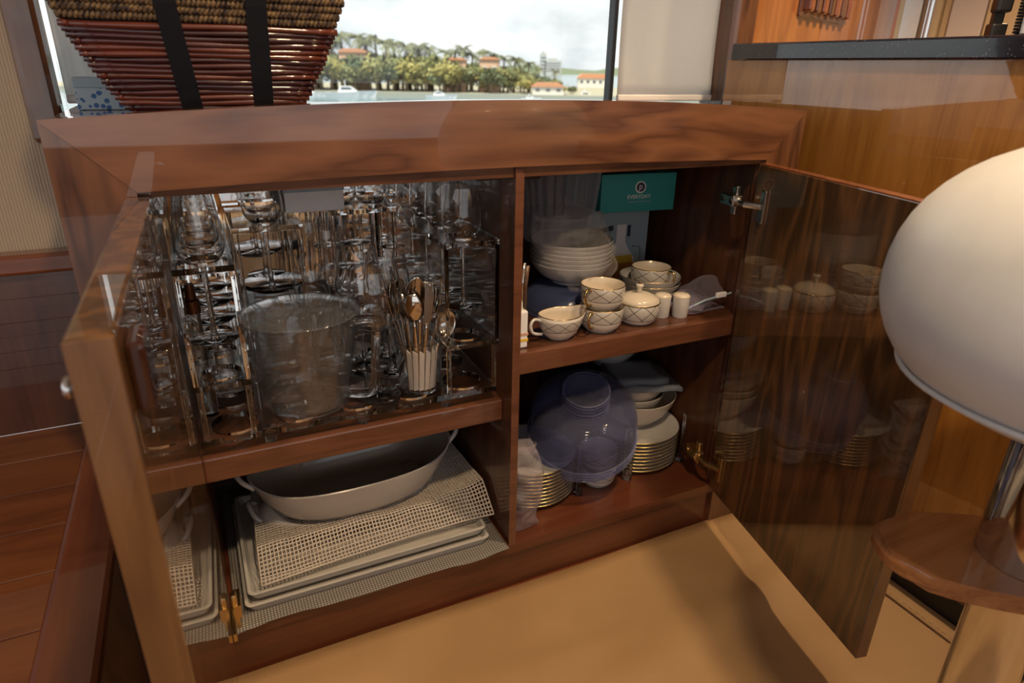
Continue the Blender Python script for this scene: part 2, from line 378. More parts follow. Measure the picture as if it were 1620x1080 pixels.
# far (window) wall: beige left of the window, spandrel below it, lintel above
wl = struct(finish('wall_front', bx(-2.0, -.145, .36, .385, -.45, 1.2), WALLF))
struct(finish('wall_front_sill', bx(-.12, 1.3, YB + .012, YB + .1, FL, .066), W_MAH))
struct(finish('wall_front_lintel', bx(-.12, 1.35, YB - .02, YB + .1, .95, 1.2), W_HONEY))
# panelled dado on the beige wall
dado = struct(finish('wall_front_dado', bx(-2.0, -.10, .335, .36, -.45, -.165), W_MAH))
cap = struct(finish('trim_1', bx(-2.0, -.10, .318, .36, -.168, -.135, bev=.006), W_CAP))
# walls behind the camera, with the saloon's big openings
b = bmesh.new(); bx(-2, 3.4, -3.4, -3.34, FL, -.28, b); bx(-2, 3.4, -3.4, -3.34, .98, 1.2, b); bx(-2, -1.9, -3.4, -3.34, -.28, .98, b); bx(2.7, 3.4, -3.4, -3.34, -.28, .98, b)
struct(finish('wall_back', b, W_HONEY))
b = bmesh.new(); bx(-2.06, -2, -3.4, .47, FL, -.22, b); bx(-2.06, -2, -3.4, .47, .92, 1.2, b); bx(-2.06, -2, -3.4, -2.9, -.22, .92, b); bx(-2.06, -2, .3, .47, -.22, .92, b)
struct(finish('wall_left', b, WALLF))
struct(finish('wall_right', bx(3.4, 3.46, -3.4, 1.8, FL, 1.2), BEIGE))

# raised side deck of planks with a mahogany edge rail
PZ = -.45
deck = struct(finish('floor_raised', bx(-2, -.185, -3.0, .336, FL, PZ - .012), W_CAPY), 'raised wooden side deck of varnished planks')
pl_bm = {}
y = .335
k = 0
while y > -1.4:
    w = .105
    for (xa, xb) in ((-1.2, -.62), (-.617, -.186)) if k % 2 else ((-1.2, -.90), (-.897, -.186)):
        finish('plank', bx(xa, xb, y - w + .002, y, PZ - .014, PZ - .001 + random.uniform(-.0006, .0006), bev=.001), W_TEAK, deck)
    y -= w; k += 1
rail = finish('deck_edge_rail', bx(-.186, -.118, -1.6, .30, FL, PZ + .006, bev=.008), W_CAPY)
tag(rail, 'dark mahogany rail edging the raised plank deck', 'rail')

# ---- window
win = struct(bpy.data.objects.new('window_1', None)); col.objects.link(win)
finish('pane', bx(-.125, 1.24, .452, .456, .062, .96), PANE, win)
finish('mullion', bx(.948, .958, .436, .4615, .066, .96, bev=.002), BLACKP, win)
finish('window_frame', bx(-.125, 1.24, .462, .472, .055, .072), W_CAP, win)
# wooden posts either side of the window
struct(finish('trim_2', bx(-.166, -.120, .342, .385, .03, 1.2, bev=.010), W_STILE))
struct(finish('trim_3', bx(1.236, 1.285, .37, .47, .0, .96, bev=.012), W_STILE))
struct(finish('trim_4', bx(1.287, 1.33, .40, .50, .0, .96, bev=.006), W_STILE))
# roller blinds
def blind_mat():
    m, t, b = mat('white_blind_fabric'); lk = t.links.new; out = t.nodes['Material Output']
    b.inputs['Base Color'].default_value = (.80, .79, .79, 1); b.inputs['Roughness'].default_value = .8
    tl = N(t, 'ShaderNodeBsdfTranslucent'); tl.inputs[0].default_value = (.82, .81, .81, 1)
    n = N(t, 'ShaderNodeTexNoise', Scale=9.0, Detail=3.0); tx = N(t, 'ShaderNodeTexCoord'); lk(tx.outputs['Object'], n.inputs['Vector'])
    bp = N(t, 'ShaderNodeBump', Strength=.25, Distance=.01); lk(n.outputs[0], bp.inputs['Height']); lk(bp.outputs[0], b.inputs['Normal']); lk(bp.outputs[0], tl.inputs['Normal'])
    mx = N(t, 'ShaderNodeMixShader'); mx.inputs[0].default_value = .6; lk(b.outputs[0], mx.inputs[1]); lk(tl.outputs[0], mx.inputs[2]); lk(mx.outputs[0], out.inputs[0])
    return m
BLIND = blind_mat()
def blind(x0, x1, y, label):
    t = thing('window_blind', label, 'blind', ((x0 + x1) / 2, y, .091))
    b = bmesh.new(); nx, nz_ = 14, 24; g = []
    for i in range(nx + 1):
        r_ = []
        for j in range(nz_ + 1):
            x = (x1 - x0) * (i / nx - .5); z = .85 * j / nz_
            r_.append(b.verts.new((x, .004 * math.sin(i * .9 + .5 * math.sin(j * .4)) + .003 * noise.noise(Vector((x * 9, 1.3, z * 5))), z)))
        g.append(r_)
    for i in range(nx):
        for j in range(nz_): b.faces.new((g[i][j], g[i + 1][j], g[i + 1][j + 1], g[i][j + 1]))
    o = finish('fabric', b, BLIND, t, smooth=True); md = o.modifiers.new('thick', 'SOLIDIFY'); md.thickness = .0015
    finish('hem_bar', bx(-(x1 - x0) / 2, (x1 - x0) / 2, -.006, .006, -.004, .010, bev=.003), CREAMW, t)
    return t
blind(.962, 1.238, .425, 'white fabric window blind beside the dark window mullion')
blind(-.118, -.066, .415, 'narrow strip of white window blind behind the wicker basket')

# ---- angled cherry bulkhead with a slatted vent, beyond the galley counter
ab = struct(finish('wall_galley', bx(0, 1.56, 0, .03, -.825, 1.2), wood('cherry_bulkhead', (.20, .065, .018), (.32, .115, .03), (.42, .17, .05), 'Z', 2, .3, 1, figure=.45), None, (1.32, .47, 0), (0, 0, math.radians(24))))
vent = thing('air_vent', 'slatted dark wooden air vent set in the cherry bulkhead', 'vent', (1.32 + .45 * .9135, .47 + .45 * .4067, .322), (0, 0, math.radians(24)))
finish('vent_frame', bx(-.015, .445, -.008, .002, -.014, .30, bev=.003), W_MAH, vent)
for i in range(7): finish('slat', bx(.010 + i * .062, .046 + i * .062, -.03, .0, 0, .29, bev=.006), W_STILE if i % 2 else W_CAP, vent)

# ---- galley counter: honey panel, granite top, toe kick
gc = thing('galley_counter', 'glossy honey-coloured wooden galley counter with a black granite top', 'counter', (1.22, -.6, FL))
finish('panel', bx(0, .03, -1.6, .96, .520, 1.005), W_HONEY, gc)
finish('lower_panel', bx(.001, .03, -1.6, .96, .085, .5195), W_HONEY, gc)
finish('worktop', bx(-.022, .62, -1.6, .93, 1.003, 1.038, bev=.004), GRANITE, gc)
finish('toe_kick', bx(.014, .05, -1.6, .96, 0, .088), TOEK, gc)
finish('base_rail', bx(-.004, .012, -1.6, .96, .075, .115, bev=.003), W_PLINTH, gc)
# ---- galley objects above the counter
ga = math.atan2(-.474, .16)
t = thing('galley_locker', 'white galley locker with an orange wooden edge beside the cherry bulkhead', 'locker', (2.8325, 1.141, FL), (0, 0, ga))
finish('side_edge', bx(-.045, -.008, -.01, .3, 0, 2.02, bev=.003), wood('orange_edge', (.30, .06, .012), (.42, .10, .02), (.5, .14, .03), 'Z', 2, .3, 1), t)
finish('side_trim', bx(-.008, .012, -.012, .3, 0, 2.02), BEIGE, t)
finish('white_door', bx(.013, .080, -.02, .3, 0, 2.02, bev=.003), CREAMW, t)
finish('beige_door', bx(.082, .150, -.012, .3, 0, 2.02, bev=.003), BEIGE, t)
t = thing('grab_pole', 'chrome grab pole standing in the galley before the beige door', 'pole', (2.8325 + .128 * .32 - .06, 1.141 - .128 * .947 - .02, FL))
finish('shaft', lathe([(0, 0), (.014, 0), (.014, 2.024), (0, 2.024)], 20), CHROME, t); auto(LAST[0])
finish('floor_flange', lathe([(0, 0), (.04, 0), (.04, .008), (.018, .014), (0, .014)], 24), CHROME, t)
t = thing('pantry_unit', 'tall pale pink and beige galley pantry front', 'cabinet', (2.8325 + .153 * .32, 1.141 - .153 * .947, FL), (0, 0, ga))
finish('carcass', bx(0, .42, .02, .3, 0, 2.02), BEIGE, t); finish('door', bx(.03, .150, .0, .022, .05, 2.0, bev=.004), PINKB, t); finish('door', bx(.155, .41, .002, .022, .05, 2.0, bev=.004), BEIGE, t)
t = thing('coffee_machine', 'black and chrome coffee machine on the granite worktop', 'appliance', (1.475, -.085, FL + 1.038), (0, 0, math.radians(-35))); t.scale = (.6, .6, .6)
finish('body', bx(-.045, .0, -.04, .01, 0, .055, bev=.006), BLACKP, t); finish('upper_body', bx(-.045, .0, -.04, .01, .085, .30, bev=.008), BLACKP, t); finish('back_column', bx(-.035, -.005, -.01, .01, .05, .09), BLACKP, t)
finish('chrome_tube', lathe([(0, .03), (.016, .03), (.016, .28), (0, .28)], 20), CHROME, t, (.055, -.02, 0)); auto(LAST[0])
finish('knob', lathe([(0, .0), (.026, .004), (.030, .02), (.026, .038), (0, .042)], 20), BLACKP, t, (.058, -.03, .002), smooth=True)
b = bmesh.new()
for i in range(22): torus(.011, .004, .03 + i * .009, 12, 6, b)
finish('hose', b, BLACKP, t, (.028, -.045, 0), smooth=True)
t = thing('white_appliance', 'white wedge-shaped appliance beside the coffee machine', 'appliance', (1.44, -.285, FL + 1.038))
b = prism([(-.12, -.16), (.22, -.16), (.22, .13), (-.04, .13)], 0, .22); bmesh.ops.bevel(b, geom=list(b.edges), offset=.012, segments=2, affect='EDGES')
finish('body', b, CREAMW, t); finish('foot', bx(-.02, .2, -.14, .11, -.0, .006), BLACKP, t)

# ================================================================== BAR CABINET
cab = thing('drinks_cabinet', 'varnished cherry drinks cabinet under the window with both doors open', 'cabinet')
D = .44; XD0, XD1 = .5014, .515; ZB = -.713; ZS, ZR = -.408, -.312
zt = lambda x: .09 + .020 * (1 - ((x - .5) / .6) ** 2)
zb_ = lambda x: .004 + .009 * (1 - ((x - .5) / .52) ** 2)
def ribbon(xs, lo, hi, y0, y1):
    bm = bmesh.new(); R = []
    for x in xs: R.append([bm.verts.new((x, y0, lo(x))), bm.verts.new((x, y0, hi(x))), bm.verts.new((x, y1, hi(x))), bm.verts.new((x, y1, lo(x)))])
    for a, c in zip(R, R[1:]):
        for i in range(4):
            j = (i + 1) % 4; bm.faces.new((a[i], a[j], c[j], c[i]))
    bm.faces.new(R[0]); bm.faces.new(R[-1][::-1]); return bm
xs = [-.1 + 1.2 * i / 48 for i in range(49)]
def lo_mitre(x):
    if x < -.015: return .09 + (.005 - .09) * (x + .1) / .085
    if x > 1.018: return .09 + (.005 - .09) * (1.1 - x) / .082
    return zb_(x)
finish('header', ribbon([-.1, -.06, -.015] + [-.015 + 1.033 * i / 40 for i in range(1, 41)] + [1.06, 1.1], lambda x: min(lo_mitre(x), zt(x) - .0005), zt, 0, .026), W_HEAD, cab)
finish('top_board', bx(-.1, 1.1, .024, YB, .066, .086), W_HEAD, cab)
def xz_prism(poly, y0, y1):
    bm = bmesh.new(); a = [bm.verts.new((x, y0, z)) for x, z in poly]; c = [bm.verts.new((x, y1, z)) for x, z in poly]
    bm.faces.new(a); bm.faces.new(c[::-1])
    for i in range(len(poly)):
        j = (i + 1) % len(poly); bm.faces.new((a[i], c[i], c[j], a[j]))
    return bm
finish('stile', xz_prism([(-.1, .0895), (-.0155, .0045), (-.0155, FL), (-.1, FL)], 0.0006, .026), W_STILE, cab)
finish('stile', xz_prism([(1.1, .0895), (1.0185, .0045), (1.0185, FL), (1.1, FL)], 0.0006, .026), W_STILE, cab)
finish('header_lip', bx(-.02, 1.03, .010, .040, -.004, .03), W_HEAD, cab)
finish('side_panel', bx(-.1, -.004, .026, YB, FL, .085), W_IN, cab)
finish('side_panel', bx(1.032, 1.1, .026, YB, FL, .085), W_IN, cab)
finish('mirror_back', bx(-.004, XD0, D - .004, D, ZS, .02), plain('aged_mirror', (.78, .78, .78), .03, 1), cab)
finish('back_panel', bx(-.01, 1.04, D, D + .018, FL, .085), W_IN, cab)
finish('base_board', bx(-.01, 1.035, .002, D, ZB - .022, ZB), W_PLINTH, cab)
finish('plinth', bx(-.0155, 1.0185, .010, .03, FL, ZB - .020), W_PLINTH, cab)
finish('divider', bx(XD0, XD1, .003, D, ZB, .02), W_IN, cab)
finish('divider_edging', bx(XD0 - .0005, XD1 + .0005, .0, .004, ZB, .003), W_SHELF, cab)
finish('shelf', bx(-.005, XD0, .056, D, ZS - .02, ZS), W_IN, cab); finish('shelf_edge', bx(-.004, XD0, .0386, .0565, ZS - .042, ZS + .0005, bev=.003), W_SHELF, cab)
finish('shelf', bx(XD1, 1.033, .034, D, ZR - .02, ZR), W_IN, cab); finish('shelf_edge', bx(XD1, 1.033, .016, .0345, ZR - .041, ZR + .0005, bev=.003), W_SHELF, cab)
# magnetic catches under the header
finish('catch', bx(.525, .560, .03, .05, -.012, .0), W_BLOCK, cab); finish('catch', bx(.450, .490, .03, .05, -.010, .0), W_BLOCK, cab)
# doors
HD = .713
dl = finish('door', bx(-.028, 0, -.492, -.002, -HD, 0, bev=.003), W_DOOR, cab, (-.001, 0, -.001), (0, 0, -.0145))
dl['label'] = 'mirror-varnished walnut door folded out beside the glassware'
finish('door_edging', bx(-.0275, -.0005, -.4935, -.4915, -HD, -.001), W_EDGE, dl)
finish('catch_block', bx(.0, .012, -.468, -.427, -.068, -.016, bev=.004), W_BLOCK, dl)
finish('knob', lathe([(0, 0), (.008, 0), (.006, .010), (.012, .016), (.013, .022), (.009, .027), (0, .028)], 24), CHROME, dl, (-.028, -.452, -.047), (0, -PI / 2, 0), smooth=True); LAST[0].scale = (.62, .62, .5)
b = bx(.001, .006, -.06, .0, -.68, -.665); bx(.006, .016, -.006, .035, -.685, -.66, b)
finish('hinge', b, BRASS, dl); b = bx(.002, .012, -.004, .012, -.712, -.640, bev=.003); finish('hinge_leaf', b, BRASS, dl)
dr = finish('door', bx(0, .022, -.481, -.002, -HD, -.002, bev=.002), W_DOOR, cab, (1.0, 0, 0), (0, 0, -.2201))
dr['label'] = 'striped walnut door standing open beside the china'
finish('door_edging', bx(.001, .0215, -.4825, -.480, -HD, -.003), W_EDGE, dr); finish('door_edging', bx(.001, .0215, -.4815, -.003, -.003, -.0005), W_CAP, dr)
def hinge(z, m):
    h = finish('hinge', bx(-.006, .0, -.045, -.030, z - .03, z + .03, bev=.002), m, dr)
    finish('hinge_arm', tube([(-.004, -.037, z), (-.022, -.01, z), (-.022, .02, z + .002)], .0065, 8), m, h)
    a = finish('hinge_mount', bx(-.034, -.012, .015, .062, z - .010, z + .012, bev=.003), m, h)
    finish('hinge_wing', bx(-.020, -.010, .028, .044, z - .028, z + .028, bev=.003), m, h)
    for dy in (.02, .052): finish('screw', lathe([(0, 0), (.005, 0), (.005, .002), (0, .003)], 12), BLACKP if m is STEEL else m, h, (-.034, dy, z + .001), (0, -PI / 2, 0))
hinge(-.075, STEEL); hinge(-.645, BRASS)

# ---- tan canvas cover over the sole
def canvas_cover():
    t = thing('floor_cover', 'tan canvas floor cover laid in front of the cabinet', 'cover', (0, 0, FL))
    bm = bmesh.new(); nx, ny = 70, 110; g = []
    x0, x1, y0, y1 = -.10, 1.235, -3.3, .004
    for i in range(nx + 1):
        c = []
        for j in range(ny + 1):
            x = x0 + (x1 - x0) * i / nx; y = y0 + (y1 - y0) * j / ny
            z = .006 + .007 * noise.noise(Vector((x * 2.2, y * 5, .3))) + .013 * math.exp(-((y + .17 + .05 * x) / .022) ** 2) * (.5 + .5 * noise.noise(Vector((x * 3, 2, 0)))) + .009 * math.exp(-((y + .34 - .12 * x) / .022) ** 2)
            c.append(bm.verts.new((x, y, max(.002, z))))
        g.append(c)
    for i in range(nx):
        for j in range(ny): bm.faces.new((g[i][j], g[i + 1][j], g[i + 1][j + 1], g[i][j + 1]))
    o = finish('canvas', bm, CANVAS, t, smooth=True); md = o.modifiers.new('thick', 'SOLIDIFY'); md.thickness = .003
    finish('hem', bx(1.19, 1.234, -1.7, .0, .007, .0125, bev=.002), CANVAS, t)
    b = bmesh.new()
    for k in range(120): bx(1.195, 1.1965, -1.6 + k * .0135, -1.592 + k * .0135, .0122, .0134, b)
    s = finish('stitching', b, plain('tan_thread', (.30, .18, .09), .8), t); s['kind'] = 'stuff'
canvas_cover()

# ---- bar stool
t = thing('bar_stool', 'white padded dome-top bar stool on a chrome pedestal with wooden footrest', 'stool', (.82, -.656, FL))
pf = []
for i in range(25):
    a = -PI / 2 + PI * i / 24; pf.append((.205 * abs(math.cos(a)) ** .82, .785 + (.150 if a > 0 else .135) * math.copysign(abs(math.sin(a)) ** .95, a)))
pf[0] = (0, pf[0][1]); pf[-1] = (0, pf[-1][1])
st = finish('seat', lathe(pf, 64), SEATW, t, smooth=True)
finish('piping', torus(.172, .003, .6985, 64, 8), SEATW, t, smooth=True)
finish('pedestal', lathe([(0, .01), (.037, .01), (.037, .668), (0, .668)], 40), CHROME, t); auto(LAST[0])
finish('upper_sleeve', lathe([(.038, .490), (.050, .4905), (.050, .66), (.038, .662)], 40), CHROME, t); auto(LAST[0])
finish('floor_plate', lathe([(0, 0), (.2, 0), (.2, .008), (.06, .02), (.037, .03), (0, .03)], 48), CHROME, t); auto(LAST[0])
d = Vector((-.12, .088)).normalized(); n_ = Vector((-d.y, d.x)); out = []
for i in range(40):
    a = 2 * PI * i / 40; c, s = math.cos(a), math.sin(a)
    u = .165 * math.copysign(abs(c) ** .8, c); v = .070 * math.copysign(abs(s) ** .75, s)
    p = d * (u - .01) + n_ * v; out.append((p.x, p.y))
b = prism(out, .468, .490); bmesh.ops.bevel(b, geom=[e for e in b.edges if abs(e.verts[0].co.z - e.verts[1].co.z) < 1e-6], offset=.006, segments=3, affect='EDGES')
finish('footrest', b, W_FOOT, t); auto(LAST[0], 50)

# ================================================================== GLASS RACK (left bay, upper shelf)
def holed_sheet(x0, x1, y0, y1, z0, z1, nx, ny, r, seg=24):
    bm = bmesh.new(); cw, ch = (x1 - x0) / nx, (y1 - y0) / ny
    cache = {}
    def V(x, y, z):
        k = (round(x, 6), round(y, 6), round(z, 6))
        if k not in cache: cache[k] = bm.verts.new((x, y, z))
        return cache[k]
    def sq(a):
        c, s = math.cos(a), math.sin(a); m = max(abs(c) / (cw / 2), abs(s) / (ch / 2)); return c / m, s / m
    for i in range(nx):
        for j in range(ny):
            cx, cy_ = x0 + cw * (i + .5), y0 + ch * (j + .5)
            cor = math.atan2(ch, cw)
            angs = sorted(set([round(2 * PI * k / seg, 6) for k in range(seg)] + [round(a % (2 * PI), 6) for a in (cor, PI - cor, PI + cor, 2 * PI - cor)]))
            n = len(angs)
            for k in range(n):
                a, b = angs[k], angs[(k + 1) % n]
                pa, pb = sq(a), sq(b); ca, cb = (r * math.cos(a), r * math.sin(a)), (r * math.cos(b), r * math.sin(b))
                for z, fl in ((z1, False), (z0, True)):
                    q = [V(cx + ca[0], cy_ + ca[1], z), V(cx + pa[0], cy_ + pa[1], z), V(cx + pb[0], cy_ + pb[1], z), V(cx + cb[0], cy_ + cb[1], z)]
                    bm.faces.new(q[::-1] if fl else q)
                bm.faces.new((V(cx + ca[0], cy_ + ca[1], z0), V(cx + ca[0], cy_ + ca[1], z1), V(cx + cb[0], cy_ + cb[1], z1), V(cx + cb[0], cy_ + cb[1], z0)))
                mx_, my_ = cx + (pa[0] + pb[0]) / 2, cy_ + (pa[1] + pb[1]) / 2
                if abs(mx_ - x0) < 1e-4 or abs(mx_ - x1) < 1e-4 or abs(my_ - y0) < 1e-4 or abs(my_ - y1) < 1e-4:
                    bm.faces.new((V(cx + pa[0], cy_ + pa[1], z0), V(cx + pb[0], cy_ + pb[1], z0), V(cx + pb[0], cy_ + pb[1], z1), V(cx + pa[0], cy_ + pa[1], z1)))
    return bm
rk = thing('glass_rack', 'clear acrylic rack of tiered holed sheets holding the stemware', 'rack', (0, 0, ZS))
TZ = .031                                     # tray top above the shelf
finish('tray_sheet', holed_sheet(.004, .4890, .042, .412, TZ - .011, TZ, 5, 4, .0365), ACRYL, rk)
for px in (.10, .25, .40):
    for py in (.06, .30): finish('foot', lathe([(0, .0005), (.009, .0005), (.009, TZ - .0105), (0, TZ - .0105)], 16), ACRYL, rk, (px + .004 * (py > .1), py, 0))
zm, ztp = -.283 - ZS, -.106 - ZS
for (xa, xb, r_t) in ((.004, .083, .0235), (.393, .4895, .0245)):
    finish('tier_sheet', holed_sheet(xa, xb, .034, .395, ztp - .009, ztp, 1, 4, r_t), ACRYL, rk)
    finish('tier_sheet', holed_sheet(xa, xb, .034, .395, zm - .009, zm, 1, 4, .029), ACRYL, rk)
    for xw in (xa, xb - .007):
        finish('end_plate', bx(xw, xw + .007, .0345, .3945, zm + .0003, ztp - .0093), ACRYL, rk)
    for yy in (.040, .385):
        for xx in (xa + .006, xb - .006): finish('post', lathe([(0, TZ + .0002), (.004, TZ + .0002), (.004, zm - .0092), (0, zm - .0092)], 10), ACRYL, rk, (xx, yy, 0))
for (xa, xb, ya, yb, zz, nx, ny) in ((.092, .205, .215, .40, -.096 - ZS, 1, 2), (.262, .390, .285, .41, -.092 - ZS, 2, 1)):
    finish('tier_sheet', holed_sheet(xa, xb, ya, yb, zz - .009, zz, nx, ny, .023), ACRYL, rk)
    for xx in (xa + .006, xb - .006):
        for yy in (ya + .006, yb - .006): finish('post', lathe([(0, TZ + .0002), (.0045, TZ + .0002), (.0045, zz - .0092), (0, zz - .0092)], 10), ACRYL, rk, (xx, yy, 0))

def wine_glass(name, H, bowl_h, rb, rr, rf, label, group, sag=.35):
    """stemmed glass: foot, stem and a thin-walled bowl"""
    t = thing(name, label, 'wine glass', (0, 0, 0), group=group); zb = H - bowl_h; w = .0008
    finish('foot', lathe([(0, 0), (rf * .96, .0), (rf, .0012), (rf * .96, .0022), (rf * .5, .0038), (.006, .007), (0, .007)], 32), GLASS, t, smooth=True); auto(LAST[0], 40)
    finish('stem', lathe([(0, .0062), (.0058, .0065), (.0042, .014), (.0033, .03), (.0031, zb * .6), (.0038, zb - .012), (.0060, zb - .001), (0, zb)], 14), GLASS, t, smooth=True); auto(LAST[0], 40)
    op = []
    for i in range(15):
        u = i / 14
        if u < sag: r = rb * math.sin(PI / 2 * (u / sag)) ** .62 if u > 0 else 0
        else: r = rb + (rr - rb) * ((u - sag) / (1 - sag)) ** 1.7
        op.append((r, zb - .0015 + u * (bowl_h + .0015)))
    ip = [(max(0, r - w), z + (.0022 if i == 0 else .0007 * (1 - i / 14))) for i, (r, z) in enumerate(op)]
    ip[-1] = (op[-1][0] - w, op[-1][1] - .0001)
    finish('bowl', lathe(op + ip[::-1], 40), GLASS, t, smooth=True); auto(LAST[0], 50)
    return t
proto_used = {}
def place(key, make, loc, rot=(0, 0, 0), label=None):
    if key not in proto_used:
        o = make(); proto_used[key] = o; o.location = loc; o.rotation_euler = rot
        if label: o['label'] = label
        return o
    return dup(proto_used[key], loc, rot, label)
RW = lambda: wine_glass('wine_glass', .203, .092, .0335, .0265, .034, 'x', 'stemware in the acrylic rack')
hang = -.106 - .111 - .0112
ROW = ['first', 'second', 'third', 'fourth']
for i, yy in enumerate((.079, .169, .260, .350)):
    place('rw', RW, (.441, yy, hang), (0, 0, i * .7), '%s wine glass from the cabinet front in the rack column against the divider' % ROW[i])
for i, yy in enumerate((.079, .169, .260, .350)):
    place('rw', RW, (.0435, yy, hang), (0, 0, i * .7 + .3), '%s wine glass from the cabinet front in the rack column beside the mirror-varnished door' % ROW[i])
for i, yy in enumerate((.262, .354)):
    o = place('rw', RW, (.1485, yy, -.096 - .111 - .0105), (0, 0, i), ('round wine glass hanging in the short rear tier, in its front hole', 'round wine glass hanging in the short rear tier, in its back hole')[i])
for i, xx in enumerate((.294, .358)):
    place('rw', RW, (xx, .3475, -.092 - .111 - .0105), (0, 0, i), ('wine glass hanging in the highest rear tier, beside the tall pair', 'wine glass hanging in the highest rear tier, near the divider column')[i])
TRZ = ZS + TZ
BIG = lambda: wine_glass('wine_glass', .228, .112, .0425, .033, .037, 'x', 'stemware in the acrylic rack', .38)
# glasses standing on the webs between the tray holes
place('big', BIG, (.2870, .0885, TRZ), label='large red-wine goblet standing between the jug and the cutlery cup')
place('big', BIG, (.3330, .1750, TRZ), (0, 0, .5), 'large goblet behind the cutlery cup')
place('big', BIG, (.2950, .2300, TRZ), (0, 0, .9), 'large goblet halfway back on the tray, in front of the highest tier')
TALL = lambda: wine_glass('wine_glass', .262, .125, .0340, .0290, .036, 'x', 'stemware in the acrylic rack', .42)
place('tall', TALL, (.2280, .3350, TRZ), label='tall slender glass standing at the back of the tray, the one beside the second jug')
place('tall', TALL, (.2480, .2600, TRZ), (0, 0, .4), 'tall slender glass standing in front of its twin at the back of the tray')
SM = lambda: wine_glass('wine_glass', .205, .085, .0330, .0270, .034, 'x', 'stemware in the acrylic rack')
place('sm', SM, (.2080, .2150, TRZ), label='small wine glass standing on the tray behind the lidded jug')
place('sm', SM, (.3450, .2600, TRZ), (0, 0, .5), 'small wine glass standing under the highest rear tier')
# narrow flutes standing on the mid sheets of the column tiers
def flute(name='champagne_flute'):
    return wine_glass(name, .150, .105, .0205, .0195, .024, 'x', 'flutes inside the acrylic columns', .3)
def tumbler():
    t = thing('shot_tumbler', 'x', 'glass', group='tumblers on the tray')
    finish('wall', lathe([(0, 0), (.026, 0), (.0275, .003), (.0335, .088), (.0325, .0885), (.0262, .010), (0, .008)], 32), GLASS, t, smooth=True); auto(LAST[0], 50)
    return t
for i, (xx, yy) in enumerate(((.0530, .2060), (.0530, .2990), (.1020, .3440), (.4400, .2060), (.4400, .2990))):
    place('tum', tumbler, (xx, yy, TRZ), (0, 0, i), ['clear tumbler under the column beside the mirror-varnished door, the nearer to the cabinet front', 'clear tumbler under the column beside the mirror-varnished door, the further back',
          'clear tumbler under the short rear tier', 'clear tumbler under the divider column, the nearer to the cabinet front', 'clear tumbler under the divider column, the further back'][i])

# ---- lidded acrylic jug
pj = thing('lidded_jug', 'big clear acrylic jug with a lid at the front of the tray', 'jug', (.172, .112, TRZ), (0, 0, 0))
def dimpled(prof, seg, amp, thick):
    """tapered wall with soft hammered dimples, outer and inner skins"""
    bm = bmesh.new(); R = []
    for k, (r, z) in enumerate(prof):
        c = []
        for i in range(seg):
            a = 2 * PI * i / seg
            d = amp * (noise.noise(Vector((math.cos(a) * 2.6, math.sin(a) * 2.6, z * 22))) + .35 * noise.noise(Vector((math.cos(a) * 5, math.sin(a) * 5, z * 40 + 4)))) * min(1, max(0, (prof[-1][1] - z) / .03)) if r > .02 else 0
            c.append(bm.verts.new(((r + d) * math.cos(a), (r + d) * math.sin(a), z)))
        R.append(c)
    return bm, R
def jug_body(rb_, rt_, H, seg=64, amp=.0030, w=.0026):
    bm = bmesh.new(); prof = [(rb_ * .93, 0), (rb_, .004)] + [(rb_ + (rt_ - rb_) * u / 16, .004 + (H - .004) * u / 16) for u in range(1, 17)]
    def ring(r, z, inner):
        c = []
        for i in range(seg):
            a = 2 * PI * i / seg; k = 0
            if amp and .008 < z < H - .012:
                n = noise.noise(Vector((math.cos(a) * 2.4, math.sin(a) * 2.4, z * 20 + 1))); k = amp * n * (1 if inner else .25) * min(1, (H - z) / .03) * min(1, z / .03)
            c.append(bm.verts.new(((r + k) * math.cos(a), (r + k) * math.sin(a), z)))
        return c
    outer = [ring(r, z, False) for r, z in prof]; inner = [ring(r - w, max(z, .006), True) for r, z in prof[1:]][::-1]
    R = outer + [ring(prof[-1][0] - w / 2, H + .001, False)] + inner
    for a, b2 in zip(R, R[1:]):
        for i in range(seg):
            j = (i + 1) % seg; bm.faces.new((a[i], a[j], b2[j], b2[i]))
    bm.faces.new(R[0][::-1]); bm.faces.new(R[-1])
    return bm
RIMM = pane_mat('clear_rim', (.95, .96, .97), 1.75, .03)
LIDM = pane_mat('thin_clear_lid', (.96, .97, .98), 1.75, .03, .08)
finish('body', jug_body(.066, .0925, .160), JUGM, pj, smooth=True); auto(LAST[0], 60)
finish('lid', lathe([(0, .1785), (.03, .1775), (.06, .1740), (.082, .1685), (.0935, .1634), (.0938, .1624), (.0928, .1622), (.081, .1673), (.058, .1728), (.03, .1763), (0, .1773)], 56), LIDM, pj, smooth=True)
finish('lid_rim', torus(.0930, .0012, .1630, 56, 8), RIMM, pj, smooth=True); finish('base_ring', torus(.0640, .0012, .0014, 56, 8), RIMM, pj, smooth=True)
hd = Vector((.93, -.36, 0)); hp = [hd * .083 + Vector((0, 0, .146)), hd * .112 + Vector((0, 0, .149)), hd * .121 + Vector((0, 0, .138)), hd * .117 + Vector((0, 0, .09)), hd * .112 + Vector((0, 0, .03)), hd * .100 + Vector((0, 0, .014)), hd * .064 + Vector((0, 0, .014))]
finish('handle', tube(*spl(hp, [.008, .008, .0085, .0075, .0075, .008, .008]), 10), PITCH, pj, smooth=True)
